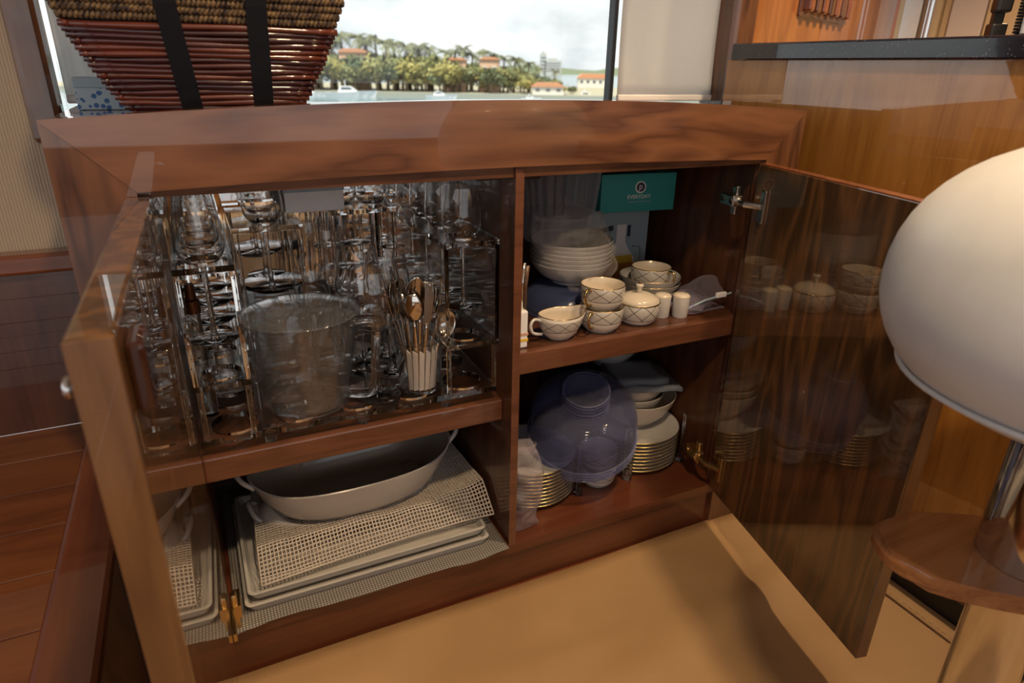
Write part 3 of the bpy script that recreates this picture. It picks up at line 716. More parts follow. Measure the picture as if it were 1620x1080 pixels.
# ---- second jug, behind
j2 = thing('water_jug', 'clear jug with a grey handle standing behind the lidded jug', 'jug', (.155, .300, TRZ))
finish('body', jug_body(.045, .055, .160, 48, .001, .0025), JUGM, j2, smooth=True); auto(LAST[0], 60)
finish('rim_lid', lathe([(0, .165), (.052, .164), (.057, .161), (.057, .158), (.05, .1612), (0, .1615)], 40), PITCH, j2, smooth=True)
finish('handle', tube([(.052, -.018, .150), (.085, -.03, .152), (.092, -.034, .13), (.080, -.03, .075), (.070, -.024, .035), (.046, -.016, .03)], [.010, .013, .012, .009, .008, .009], 10), GREYH, j2, smooth=True)
# ---- slim clear bottle with a bronze cap
t = thing('oil_bottle', 'slim clear bottle with a dark bronze cap beside the mirror-varnished door', 'bottle', (.0190, .130, TRZ))
finish('glass_body', lathe([(0, 0), (.011, 0), (.0118, .004), (.0118, .07), (.0095, .085), (.0090, .176), (0, .176)], 20), GLASS, t, smooth=True); auto(LAST[0], 40)
finish('cap', lathe([(0, .177), (.0115, .177), (.0115, .196), (.008, .199), (.0065, .222), (0, .222)], 20), plain('bronze_cap', (.09, .035, .015), .25, .6), t); auto(LAST[0])
# white carton lying across the back tiers
t = thing('white_box', 'flat white cardboard box lying on the high rear tiers', 'box', (.240, .345, -.0915))
finish('carton', bx(-.052, .052, -.06, .085, .0, .05, bev=.002), WHITEC, t); finish('lid_edge', bx(-.0535, .0535, -.0615, .0865, .036, .0505, bev=.001), PALEB, t)

# ---- cutlery cup
cp_ = thing('cutlery_cup', 'clear plastic cup filled with cutlery and a folded napkin', 'cup', (.362, .0905, TRZ))
finish('wall', lathe([(0, 0), (.034, 0), (.0352, .002), (.0435, .095), (.0425, .0955), (.0340, .005), (0, .004)], 40), GLASS, cp_, smooth=True); auto(LAST[0], 50)
t = thing('napkin', 'folded white paper napkin inside the cutlery cup', 'napkin', (.362, .0905, TRZ + .0055))
b = bmesh.new()
for k in range(9):
    a = -2.5 + k * .36; r = .026
    for s_ in (0, 1):
        pass
    p = [Vector((r * math.cos(a - .16), r * math.sin(a - .16), .0)), Vector((r * math.cos(a + .16), r * math.sin(a + .16), .002)), Vector(((r + .007) * math.cos(a + .20), (r + .007) * math.sin(a + .20), .072)), Vector(((r + .007) * math.cos(a - .06), (r + .007) * math.sin(a - .06), .078))]
    v = [b.verts.new(q) for q in p]; b.faces.new(v)
o = finish('folded_paper', b, PAPER, t, recalc=False); md = o.modifiers.new('thick', 'SOLIDIFY'); md.thickness = .001
def utensil(kind):
    t = thing(kind, 'x', kind, group='cutlery standing in the clear cup')
    # local z up, length .175, business end on top
    finish('handle', tube([(0, 0, 0), (0, .001, .02), (0, 0, .07), (0, -.001, .115), (0, 0, .13)], [.0058, .0062, .0045, .0028, .0026], 8, flat=.32), CUTL, t, smooth=True)
    if kind == 'spoon':
        b = bmesh.new(); g = []
        for i in range(9):
            u = i / 8; w = .0032 + .0175 * math.sin(PI * min(1, u * 1.02)) ** .8 * (.8 + .2 * u); c = []
            for j in range(7):
                v = (j - 3) / 3; c.append(b.verts.new((w * v, -.008 * math.sin(PI * u) * (1 - v * v), .128 + .055 * u)))
            g.append(c)
        for i in range(8):
            for j in range(6): b.faces.new((g[i][j], g[i + 1][j], g[i + 1][j + 1], g[i][j + 1]))
        o = finish('bowl', b, CUTL, t, smooth=True); o.modifiers.new('thick', 'SOLIDIFY').thickness = .0012
    elif kind == 'fork':
        b = prism([(-.0028, 0), (.0028, 0), (.0105, .014), (.0105, .022), (-.0105, .022), (-.0105, .014)], -.0007, .0007)
        bmesh.ops.rotate(b, verts=b.verts, cent=(0, 0, 0), matrix=Matrix.Rotation(PI / 2, 3, 'X')); bmesh.ops.translate(b, verts=b.verts, vec=(0, 0, .128))
        h = finish('head', b, CUTL, t)
        for k in range(4): finish('tine', tube([(-.0087 + k * .0058, 0, .149), (-.0087 + k * .0058, -.002, .165), (-.0087 + k * .0058, 0, .184)], [.0016, .0014, .0007], 6, flat=.6), CUTL, h, smooth=True)
    else:
        b = prism([(-.003, 0), (.003, 0), (.0085, .012), (.0095, .05), (.004, .072), (-.006, .075), (-.006, .01)], -.0006, .0006)
        bmesh.ops.rotate(b, verts=b.verts, cent=(0, 0, 0), matrix=Matrix.Rotation(PI / 2, 3, 'X')); bmesh.ops.translate(b, verts=b.verts, vec=(0, 0, .126))
        finish('blade', b, CUTL, t)
    return t
kinds = ['fork', 'spoon', 'knife', 'fork', 'spoon', 'fork', 'knife', 'spoon', 'fork', 'knife', 'fork', 'spoon', 'knife', 'fork', 'spoon', 'knife']
for i, kd in enumerate(kinds):
    a = i * 2.4; r0 = .006 + .013 * ((i * 7) % 5) / 5; lean = .10 + .16 * ((i * 3) % 4) / 4
    lx, ly = r0 * math.cos(a), r0 * math.sin(a)
    q = Vector((math.cos(a) * lean, math.sin(a) * lean, 1)).to_track_quat('Z', 'Y').to_euler()
    place(kd, lambda: utensil(kd), (.362 + lx, .0905 + ly, TRZ + .0062 + .0005 * i), (q.x, q.y, q.z), 'stainless %s standing in the clear cutlery cup' % kd)
# one ladle-like spoon leaning out towards the divider
def big_spoon():
    t = thing('serving_spoon', 'large serving spoon leaning out of the cutlery cup towards the divider', 'spoon', (.376, .083, TRZ + .03), (.05, .36, .1))
    finish('handle', tube([(0, 0, 0), (0, 0, .05), (0, 0, .075)], [.005, .004, .003], 8, flat=.4), CUTL, t, smooth=True)
    finish('bowl', lathe([(0, -.012), (.010, -.0095), (.017, -.004), (.0195, .002), (.0185, .002), (.016, -.003), (.009, -.0085), (0, -.011)], 24), CUTL, t, (0, 0, .092), (PI / 2 - .2, 0, 0), smooth=True); LAST[0].scale = (1, 1.3, 1)
big_spoon()

# ================================================================== LEFT BAY, LOWER
t = thing('shelf_liner', 'grey woven liner sheet lying on the cabinet floor under the trays', 'liner', (.25, .21, ZB))
b = bmesh.new(); g = []; nx, ny = 60, 40
for i in range(nx + 1):
    c = []
    for j in range(ny + 1):
        x = -.248 + .494 * i / nx; y = -.222 + .42 * j / ny
        e = .010 * noise.noise(Vector((x * 9, 3.1, 0))) if j == 0 else 0
        z = .0024 + .0012 * noise.noise(Vector((x * 14, y * 14, 1))) + (.004 * max(0, x - .2) / .05 * (1 - j / ny) if x > .2 else 0)
        c.append(b.verts.new((x, y + e, z)))
    g.append(c)
for i in range(nx):
    for j in range(ny): b.faces.new((g[i][j], g[i + 1][j], g[i + 1][j + 1], g[i][j + 1]))
def weave():
    m, t_, bb = mat('woven_liner'); lk = t_.links.new; tx = N(t_, 'ShaderNodeTexCoord')
    w1 = N(t_, 'ShaderNodeTexWave', Scale=62.0, Distortion=.5); w1.bands_direction = 'X'; w2 = N(t_, 'ShaderNodeTexWave', Scale=62.0, Distortion=.5); w2.bands_direction = 'Y'
    lk(tx.outputs['Object'], w1.inputs['Vector']); lk(tx.outputs['Object'], w2.inputs['Vector'])
    mm = N(t_, 'ShaderNodeMath', operation='MULTIPLY'); lk(w1.outputs[0], mm.inputs[0]); lk(w2.outputs[0], mm.inputs[1])
    r = N(t_, 'ShaderNodeValToRGB'); r.color_ramp.elements[0].color = (.10, .09, .085, 1); r.color_ramp.elements[1].position = .6; r.color_ramp.elements[1].color = (.36, .33, .31, 1)
    lk(mm.outputs[0], r.inputs[0]); lk(r.outputs[0], bb.inputs['Base Color']); bb.inputs['Roughness'].default_value = .85
    bp = N(t_, 'ShaderNodeBump', Strength=.5, Distance=.001); lk(mm.outputs[0], bp.inputs['Height']); lk(bp.outputs[0], bb.inputs['Normal'])
    return m
WEAVE = weave()
o = finish('sheet', b, WEAVE, t, smooth=True); o.modifiers.new('thick', 'SOLIDIFY').thickness = .0012

def rect_tray(name, label, x0, x1, y0, y1, z, h=.017, tilt=0):
    t = thing(name, label, 'tray', ((x0 + x1) / 2, (y0 + y1) / 2, z), (0, 0, tilt), 'serving trays stacked on the liner'); w, d = (x1 - x0) / 2, (y1 - y0) / 2
    def rr(ex, rad, z): # rounded rectangle ring
        p = []
        for (cx, cy_, a0) in ((w + ex - rad, d + ex - rad, 0), (-(w + ex - rad), d + ex - rad, PI / 2), (-(w + ex - rad), -(d + ex - rad), PI), (w + ex - rad, -(d + ex - rad), 1.5 * PI)):
            p += [(cx + rad * math.cos(a0 + PI / 2 * k / 5), cy_ + rad * math.sin(a0 + PI / 2 * k / 5), z) for k in range(6)]
        return p
    bm = bmesh.new(); R = [[bm.verts.new(q) for q in rr(*s)] for s in ((-.03, .01, 0), (-.006, .014, .001), (0, .012, h - .001), (-.001, .011, h), (-.006, .010, h - .0005), (-.012, .010, .005), (-.035, .008, .0035))]
    for a, c in zip(R, R[1:]):
        for i in range(24): j = (i + 1) % 24; bm.faces.new((a[i], a[j], c[j], c[i]))
    bm.faces.new(R[0][::-1]); bm.faces.new(R[-1])
    finish('tray_body', bm, STONEW, t); auto(LAST[0], 40); return t
rect_tray('serving_tray', 'white rectangular serving tray lying directly on the grey liner', .020, .470, .018, .335, ZB + .0042)
rect_tray('serving_tray', 'white rectangular serving tray lying on top of another white tray', .026, .468, .030, .335, ZB + .0180, tilt=.006)

def oval_dish(name, label, loc, rot, a=.20, bq=.105, h=.075, grp=None, wm=None):
    t = thing(name, label, 'dish', loc, rot, grp); seg = 64
    prof = [(.0, 0), (.55, 0), (.66, .006), (.80, .26 * h / .075), (.93, .72 * h / .075), (1.0, 1.0 * h / .075)]
    def ring(bm, s, z, off):
        out = []
        for i in range(seg):
            an = 2 * PI * i / seg; c, s_ = math.cos(an), math.sin(an)
            lift = .020 * abs(c) ** 6 * (z / h) ** 2 if h else 0
            out.append(bm.verts.new(((a * s - off) * math.copysign(abs(c) ** .85, c), (bq * s - off) * math.copysign(abs(s_) ** .9, s_), z + lift)))
        return out
    bm = bmesh.new(); lv = [(.60, 0), (.68, .003), (.78, .016), (.90, .045), (1.0, h)]
    outer = [ring(bm, s, z, 0) for s, z in lv]; top = ring(bm, 1.0, h + .002, .002)
    rim_in = ring(bm, 1.0, h + .0005, .0045)
    R = outer + [top, rim_in]
    for p, q in zip(R, R[1:]):
        for i in range(seg): j = (i + 1) % seg; bm.faces.new((p[i], p[j], q[j], q[i]))
    bm.faces.new(R[0][::-1]); finish('dish_wall', bm, wm or STONEW, t, smooth=True); auto(LAST[0], 50)
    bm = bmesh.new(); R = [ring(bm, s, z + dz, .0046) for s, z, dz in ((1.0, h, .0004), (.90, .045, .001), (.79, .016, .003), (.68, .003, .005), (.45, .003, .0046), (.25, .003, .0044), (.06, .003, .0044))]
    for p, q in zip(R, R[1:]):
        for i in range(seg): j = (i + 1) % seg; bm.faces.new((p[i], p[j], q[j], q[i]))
    bm.faces.new(R[-1]); finish('dish_inside', bm, DISHIN, t, smooth=True)
    for s in (-1, 1):
        pts = [(s * a * .95, -.030, h + .006), (s * a * 1.04, -.026, h + .022), (s * a * 1.085, -.012, h + .034), (s * a * 1.095, .0, h + .038), (s * a * 1.085, .012, h + .034), (s * a * 1.04, .026, h + .022), (s * a * .95, .030, h + .006)]
        finish('handle', tube(*spl(pts, .0048), 8), STONEW, t, smooth=True)
    return t
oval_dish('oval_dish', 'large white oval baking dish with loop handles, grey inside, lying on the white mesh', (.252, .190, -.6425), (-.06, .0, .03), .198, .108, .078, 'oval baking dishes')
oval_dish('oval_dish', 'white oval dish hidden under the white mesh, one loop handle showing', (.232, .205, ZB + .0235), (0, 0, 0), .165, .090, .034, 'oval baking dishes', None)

def mesh_mat():
    t = thing('nonslip_mat', 'white open-mesh non-slip mat draped between the oval dishes and the trays', 'mat', (.255, .19, ZB + .03))
    bm = bmesh.new(); nx, ny = 66, 43; g = []
    for i in range(nx + 1):
        c = []
        for j in range(ny + 1):
            u, v = i / nx, j / ny
            x = -.192 + .418 * u + .012 * (1 - v) * (1 - 2 * u) * -1; y = -.150 + .285 * v + .02 * math.sin(u * 2.2) * (1 - v)
            # draped over the lower dish: plateau in the middle, falls to the tray at front
            ex = max(0, min(1, (1.0 - abs((x + .012) / .215)) * 3.2)); ey = max(0, min(1, (y + .138) / .060))
            hgt = .0315 * (3 * ey * ey - 2 * ey ** 3) * (.45 + .55 * ex) + .0055 * noise.noise(Vector((x * 13, y * 11, 2))) * (.25 + ey)
            if x > .13: hgt += .030 * ((x - .13) / .09) * ey
            if x < -.15: hgt += .02 * ((-.15 - x) / .05) * (v ** .5)
            c.append(bm.verts.new((x, y, max(.0085, hgt + .0085))))
        g.append(c)
    for i in range(nx):
        for j in range(ny): bm.faces.new((g[i][j], g[i + 1][j], g[i + 1][j + 1], g[i][j + 1]))
    o = finish('mesh_sheet', bm, MESHM, t, smooth=True)
    md = o.modifiers.new('holes', 'WIREFRAME'); md.thickness = .0042; md.use_even_offset = False; md.use_boundary = True
    o['kind'] = 'stuff'
mesh_mat()

# ================================================================== RIGHT BAY, UPPER SHELF
def bowl_prof(r, h, rf, w=.003):
    return [(0, 0), (rf, 0), (rf, .003), (rf * 1.15, .005), (r * .80, h * .42), (r * .95, h * .78), (r, h - .001), (r - w / 2, h), (r - w, h - .001), (r * .95 - w, h * .78), (r * .78 - w * .5, h * .44), (rf, .008), (0, .007)]
def china_bowl(name, r, h, rf, group, gold=False, m=None):
    t = thing(name, 'x', 'bowl', group=group)
    finish('bowl_body', lathe(bowl_prof(r, h, rf), 48), m or PORC, t, smooth=True); auto(LAST[0], 55)
    if gold: finish('gold_rim', torus(r - .0012, .0010, h - .0006, 48, 6), GOLD, t, smooth=True)
    return t
def cup(name='tea_cup'):
    t = thing(name, 'x', 'cup', group='patterned china cups')
    finish('cup_body', lathe([(0, 0), (.028, 0), (.029, .003), (.036, .008), (.0405, .018), (.042, .034), (.0425, .0475), (.0419, .0482)], 48), CHINA_CUP, t, smooth=True)
    finish('cup_inside', lathe([(.0419, .0482), (.0405, .0475), (.0398, .034), (.038, .018), (.033, .010), (.02, .006), (0, .0055)], 48), PORCW, t, smooth=True)
    finish('gold_rim', torus(.0418, .0010, .0478, 48, 6), GOLD, t, smooth=True)
    h = finish('handle', tube(*spl([(.040, 0, .042), (.052, 0, .047), (.060, 0, .041), (.060, 0, .030), (.052, 0, .018), (.040, 0, .014)], [.003, .0026, .0024, .0024, .0026, .003]), 8), GOLD, t, smooth=True)
    return t
SH = ZR + .0004
# cups, sugar bowl, creamer, shakers along the shelf front
place('cup', cup, (.722, .068, SH), (0, 0, math.radians(215)), 'patterned china cup standing on the shelf edge under another cup')
place('cup', cup, (.722, .068, SH + .0435), (0, 0, math.radians(205)), 'patterned china cup stacked on a cup beside the sugar bowl')
t = thing('sugar_bowl', 'patterned china sugar bowl with a domed lid and pointed knob', 'sugar bowl', (.813, .075, SH))
finish('pot', lathe([(0, 0), (.030, 0), (.036, .005), (.042, .016), (.0438, .030), (.0425, .042), (.0405, .045), (.039, .044), (.040, .03), (.03, .008), (0, .007)], 48), CHINA_SUG, t, smooth=True)
finish('gold_band', torus(.0423, .0013, .0432, 48, 6), GOLD, t, smooth=True)
l_ = finish('lid', lathe([(.0405, .0445), (.041, .047), (.034, .053), (.020, .0585), (.008, .060), (0, .0605)], 48), PORCW, t, smooth=True)
finish('lid_knob', lathe([(0, .059), (.006, .060), (.0045, .065), (.0055, .070), (.0085, .074), (.006, .078), (0, .079)], 20), PORCW, l_, smooth=True)
finish('knob_tip', lathe([(0, .0775), (.0045, .0782), (.003, .082), (0, .083)], 14), BROWNH, l_, smooth=True)
def creamer():
    t = thing('cream_jug', 'patterned china cream boat with a wide pouring lip', 'jug', (.628, .060, SH), (0, 0, math.radians(8)))
    bm = bmesh.new(); seg = 48
    def ring(s, z, inset=0):
        o = []
        for i in range(seg):
            a = 2 * PI * i / seg; c, sn = math.cos(a), math.sin(a); lip = max(0, c) ** 5
            rx = .047 * s - inset; ry = .036 * s - inset
            o.append(bm.verts.new(((rx + .014 * lip * s * (z / .046)) * c, ry * sn * (1 - .35 * lip), z + (.007 * lip + .003 * max(0, -c) ** 3) * (z / .046) ** 2)))
        return o
    lv = [(.50, 0), (.55, .002), (.78, .012), (.93, .026), (.99, .038), (1.0, .046)]
    R = [ring(s, z) for s, z in lv] + [ring(1.0, .0465, .0015)]
    for p, q in zip(R, R[1:]):
        for i in range(seg): j = (i + 1) % seg; bm.faces.new((p[i], p[j], q[j], q[i]))
    bm.faces.new(R[0][::-1]); finish('jug_body', bm, CHINA_CRE, t, smooth=True)
    bm = bmesh.new(); R = [ring(1.0, .0465, .0015)] + [ring(s, max(z, .005), .003) for s, z in lv[::-1][:-1]]
    for p, q in zip(R, R[1:]):
        for i in range(seg): j = (i + 1) % seg; bm.faces.new((p[i], p[j], q[j], q[i]))
    bm.faces.new(R[-1]); finish('jug_inside', bm, PORCW, t, smooth=True)
    pts = []
    for i in range(seg + 1):
        a = 2 * PI * i / seg; c, sn = math.cos(a), math.sin(a); lip = max(0, c) ** 5
        pts.append(((.0463 + .014 * lip) * c, .0353 * sn * (1 - .35 * lip), .0463 + .007 * lip + .003 * max(0, -c) ** 3))
    finish('gold_rim', tube(pts, .0010, 6, cap=False), GOLD, t, smooth=True)
    finish('handle', tube(*spl([(-.044, 0, .040), (-.060, 0, .046), (-.068, 0, .036), (-.062, 0, .020), (-.042, 0, .014)], .0030), 8), PORC, t, smooth=True)
creamer()
def shaker(n):
    t = thing('salt_shaker' if n == 0 else 'pepper_shaker', ['cylindrical white china shaker beside the sugar bowl', 'cylindrical white china shaker beside the zip bag'][n], 'shaker', [(.8755, .078, SH), (.911, .063, SH)][n])
    finish('barrel', lathe([(0, 0), (.0150, 0), (.0160, .002), (.0172, .040), (.0170, .043), (0, .043)], 32), PORC, t, smooth=True); auto(LAST[0], 50)
    finish('domed_top', lathe([(.0172, .0425), (.0175, .045), (.013, .0485), (.006, .050), (0, .0503)], 32), PORCW, t, smooth=True)
    for k in range(5): finish('pour_hole', lathe([(0, .0), (.0009, 0), (.0009, .0004), (0, .0004)], 8), BLACKP, t, (.006 * math.cos(k * 1.26), .006 * math.sin(k * 1.26), .0497))
shaker(0); shaker(1)
# small bowls with a cup on top
def small_bowl(): return china_bowl('small_bowl', .066, .036, .034, 'small white bowls under the cup', True)
for k in range(3): place('sbowl', small_bowl, (.908, .168, SH + k * .0125), (0, 0, k), ['small gold-rimmed bowl at the bottom of the stack under a cup', 'small gold-rimmed bowl in the middle of the stack under a cup', 'small gold-rimmed bowl holding a cup'][k])
place('cup', cup, (.905, .162, SH + .025 + .0075), (0, 0, math.radians(-75)), 'patterned china cup sitting in the stack of small bowls')
# blue plastic bowl carrying the cereal bowls
t = thing('blue_bowl', 'blue tinted clear plastic bowl upside down under the cereal bowls', 'bowl', (.727, .205, SH))
finish('bowl_body', lathe([(.098, 0), (.100, .001), (.098, .012), (.088, .036), (.066, .055), (.05, .0585), (0, .0585), (0, .056), (.05, .056), (.065, .0525), (.086, .034), (.096, .010)], 56), BLUED, t, smooth=True); auto(LAST[0], 40)
finish('rim', torus(.0995, .002, .002, 56, 8), BLUED, t, smooth=True)
def cereal(): return china_bowl('cereal_bowl', .0840, .046, .038, 'white cereal bowls in one stack', False)
ordn = ['lowest', 'second lowest', 'third lowest', 'third highest', 'second highest', 'topmost']
for k in range(6): place('cer', cereal, (.727, .200, SH + .059 + k * .0088), (0, 0, k), '%s white cereal bowl in the stack on the blue plastic bowl' % ordn[k])
CZ = SH + .059 + 5 * .0088
t = thing('green_bowl', 'dark green pot standing in the topmost cereal bowl', 'bowl', (.762, .205, CZ + .0085))
finish('pot', lathe([(0, 0), (.022, 0), (.030, .006), (.035, .025), (.036, .048), (.034, .0485), (.032, .025), (.02, .008), (0, .006)], 36), GREENB, t, smooth=True)
# ribbed clear tubs in cling film, stacked above
def ribbed_tub(label, loc, r, h, n=22):
    t = thing('plastic_tub', label, 'tub', loc, group='clear plastic tubs'); bm = bmesh.new(); seg = n * 4; R = []
    for (s, z) in ((.86, 0), (.88, .002), (.94, h * .5), (1.0, h - .004), (1.03, h - .003), (1.03, h)):
        R.append([bm.verts.new((r * s * (1 + (.035 if (i % 4) < 2 and z < h - .003 else 0)) * math.cos(2 * PI * i / seg), r * s * (1 + (.035 if (i % 4) < 2 and z < h - .003 else 0)) * math.sin(2 * PI * i / seg), z)) for i in range(seg)])
    for p, q in zip(R, R[1:]):
        for i in range(seg): j = (i + 1) % seg; bm.faces.new((p[i], p[j], q[j], q[i]))
    bm.faces.new(R[0][::-1]); finish('ribbed_wall', bm, CLEARP, t)
    finish('lid', lathe([(0, h + .004), (r * .9, h + .004), (r * 1.04, h + .002), (r * 1.04, h - .004)], 48), CLEARP, t, smooth=True); auto(LAST[0])
    return t
ribbed_tub('shallow ribbed clear tub resting on the cereal bowls', (.690, .205, CZ + .0470), .070, .052)
ribbed_tub('taller ribbed clear tub at the top of the stack under the header', (.690, .195, CZ + .1040), .078, .085, 26)
# cling film thrown over the stack
def crumple(name, label, cat, fn, nu, nv, m, part='film', parent=None, amp=.006, fr=22):
    t = parent or thing(name, label, cat); bm = bmesh.new(); g = []
    for i in range(nu + 1):
        c = []
        for j in range(nv + 1):
            p = Vector(fn(i / nu, j / nv)); q = p * fr
            d = Vector((noise.noise(q), noise.noise(q + Vector((9.1, 0, 0))), noise.noise(q + Vector((0, 7.7, 0))))) * amp + Vector((noise.noise(q * 2.3), noise.noise(q * 2.3 + Vector((5, 0, 0))), 0)) * amp * .5
            c.append(bm.verts.new(p + d))
        g.append(c)
    for i in range(nu):
        for j in range(nv): bm.faces.new((g[i][j], g[i + 1][j], g[i + 1][j + 1], g[i][j + 1]))
    o = finish(part, bm, m, t, smooth=False); return t
def wrapf(u, v):
    # draped over the front of the shallow tub, hanging down over the bowls, narrowing to a tail
    a = -2.75 + 2.55 * u; wdt = 1 - .62 * max(0, v - .35) / .65
    ac = -1.55 + (a + 1.55) * wdt; z = CZ + .108 - .150 * v; r = .082 + .012 * math.sin(PI * v) + (.004 if v > .5 else 0)
    cx = .690 + .030 * min(1, v * 1.5)
    return (cx + r * math.cos(ac), .200 + r * math.sin(ac), z)
crumple('cling_film', 'crumpled clear cling film hanging over the front of the cereal bowls', 'film', wrapf, 54, 54, FILM, amp=.009, fr=34)
# cutlery pack beside the divider
t = thing('cutlery_pack', 'white sleeve of brown-handled cutlery standing against the divider', 'cutlery pack', (.537, .048, SH))
finish('sleeve', bx(-.018, .012, -.010, .010, 0, .070, bev=.003), WHITEC, t); finish('stripe', bx(-.0185, .0125, -.0105, .0105, .013, .018), YELL, t); finish('stripe', bx(-.0185, .0125, -.0105, .0105, .024, .029), plain('peach_print', (.6, .35, .25), .6), t)
for k in range(5): finish('handle', tube([(-.013 + k * .006, .001 * (k % 2), .06), (-.012 + k * .006, .004, .11), (-.011 + k * .0065, .002, .155 - .006 * (k % 3))], [.0024, .0032, .0036], 8, flat=.6), BROWNH if k % 3 else CUTL, t, smooth=True)
# zip bag beside the shakers
zb_t = thing('zip_bag', 'crumpled purple-tinted zip bag on the end of the china shelf', 'bag')
def bagf(u, v): return (.915 + .108 * u, .050 + .12 * v - .01 * math.sin(u * 6), ZR + .012 + .040 * math.sin(PI * min(1, v * 1.2)) * (.5 + .5 * u) + .018 * u * (1 - v))
crumple('', '', '', bagf, 30, 24, BAG, 'bag_front', zb_t, .008, 30)
def bagf2(u, v): return (.915 + .108 * u, .052 + .12 * v, ZR + .006 + .006 * v)
crumple('', '', '', bagf2, 20, 16, BAG, 'bag_back', zb_t, .003, 30)
finish('slider', bx(.985, 1.010, .040, .048, ZR + .036, ZR + .047, bev=.002), WHITEC, zb_t); finish('zip_strip', tube([(.925, .055, ZR + .018), (.96, .046, ZR + .034), (1.022, .042, ZR + .043)], .0022, 8), PALEB, zb_t)
# carafe box with printed picture and the teal box on top
bxj = thing('carafe_box', 'tall pale box printed with a picture of a juice carafe', 'box', (.905, .345, SH), (0, 0, math.radians(-4)))
finish('carton', bx(-.075, .085, -.045, .075, 0, .188, bev=.0015), PALEB, bxj)
def flat(name, poly, m, par, y=-.0457, th=.0006):
    bm = bmesh.new(); a = [bm.verts.new((x, y, z)) for x, z in poly]; c = [bm.verts.new((x, y - th, z)) for x, z in poly]
    bm.faces.new(a); bm.faces.new(c[::-1])
    for i in range(len(poly)): j = (i + 1) % len(poly); bm.faces.new((a[i], a[j], c[j], c[i]))
    return finish(name, bm, m, par)
flat('printed_carafe', [(.002, .14), (.026, .14), (.026, .10), (.034, .085), (.052, .062), (.055, .03), (.048, .005), (-.025, .005), (-.030, .03), (-.026, .06), (-.006, .085), (.002, .10)], WHITEC, bxj)
flat('printed_juice', [(-.018, .066), (.046, .066), (.052, .045), (.051, .02), (.046, .006), (-.024, .006), (-.029, .03), (-.026, .055)], ORANGE, bxj, -.0464)
flat('printed_juice_top', [(-.018, .068), (.046, .068), (.050, .05), (-.026, .05)], YELL, bxj, -.0468)
for q in ([(-.04, .135), (-.008, .140), (-.008, .128), (-.04, .124)], [(-.042, .115), (-.018, .117), (-.018, .111), (-.042, .109)], [(-.022, .126), (-.016, .126), (-.016, .112), (-.022, .112)], [(.030, .138), (.038, .139), (.038, .112), (.030, .112)]): flat('printed_mark', q, NAVY, bxj)
finish('printed_handle', tube([(.046, -.046, .088), (.066, -.046, .085), (.070, -.046, .06), (.060, -.046, .035), (.052, -.046, .03)], .0016, 6), GREYH, bxj)
tb = thing('teal_box', 'teal box with a round logo and the word EVERYDAY lying on the carafe box', 'box', (.905, .300, SH + .1885), (0, 0, math.radians(-6)))
finish('carton', bx(-.093, .083, -.090, .09, 0, .079, bev=.0015), TEAL, tb)
def disc_on(name, r, m, x, z, y, par): return finish(name, lathe([(0, 0), (r, 0), (r, .0006), (0, .0006)], 32), m, par, (x, y, z), (PI / 2, 0, 0))
disc_on('logo_ring', .0125, WHITEC, -.002, .051, -.0900, tb); disc_on('logo_disc', .0098, NAVY, -.002, .051, -.0905, tb)
def text(name, s, size, m, par, loc):
    c = bpy.data.curves.new(name, 'FONT'); c.body = s; c.size = size; c.align_x = 'CENTER'; c.align_y = 'CENTER'; c.extrude = .0002; c.resolution_u = 3
    c.materials.append(m); tmp = bpy.data.objects.new(name, c); col.objects.link(tmp); bpy.context.view_layer.update()
    me = bpy.data.meshes.new_from_object(tmp.evaluated_get(bpy.context.evaluated_depsgraph_get())); bpy.data.objects.remove(tmp)
    o = bpy.data.objects.new(name, me); col.objects.link(o); o.location = loc; o.rotation_euler = (PI / 2, 0, 0); o.parent = par; return o
text('logo_letter', 'p', .018, WHITEC, tb, (-.002, -.0914, .0525))
text('lettering', 'EVERYDAY', .0115, WHITEC, tb, (-.004, -.0904, .031))
for k in range(12): finish('small_print', bx(-.029 + k * .0046, -.0262 + k * .0046, -.0906, -.0900, .0205, .0222), PALEB, tb)

# ================================================================== RIGHT BAY, LOWER
BZ = ZB + .0004
ORD = ['topmost'] + [w + ' from the top,' for w in 'second third fourth fifth sixth seventh eighth ninth tenth'.split()]
def plate(): 
    t = thing('dinner_plate', 'x', 'plate', group='gold-rimmed plates')
    finish('plate_body', lathe([(0, 0), (.060, 0), (.062, .002), (.075, .004), (.100, .010), (.1045, .0125), (.1045, .0140), (.099, .0125), (.074, .0065), (.058, .005), (0, .005)], 56), PORC, t, smooth=True); auto(LAST[0], 50)
    finish('gold_rim', torus(.1042, .0013, .0133, 56, 6), GOLD, t, smooth=True)
    return t
for k in range(10): place('plate', plate, (.628, .172, BZ + k * .0088), (0, 0, k), '%s gold-rimmed plate in the stack of ten beside the crumpled bag' % ORD[9 - k])
for k in range(9): place('plate', plate, (.922, .186, BZ + k * .0092), (0, 0, k), '%s gold-rimmed plate in the stack of nine under the white salad bowls' % ORD[8 - k])
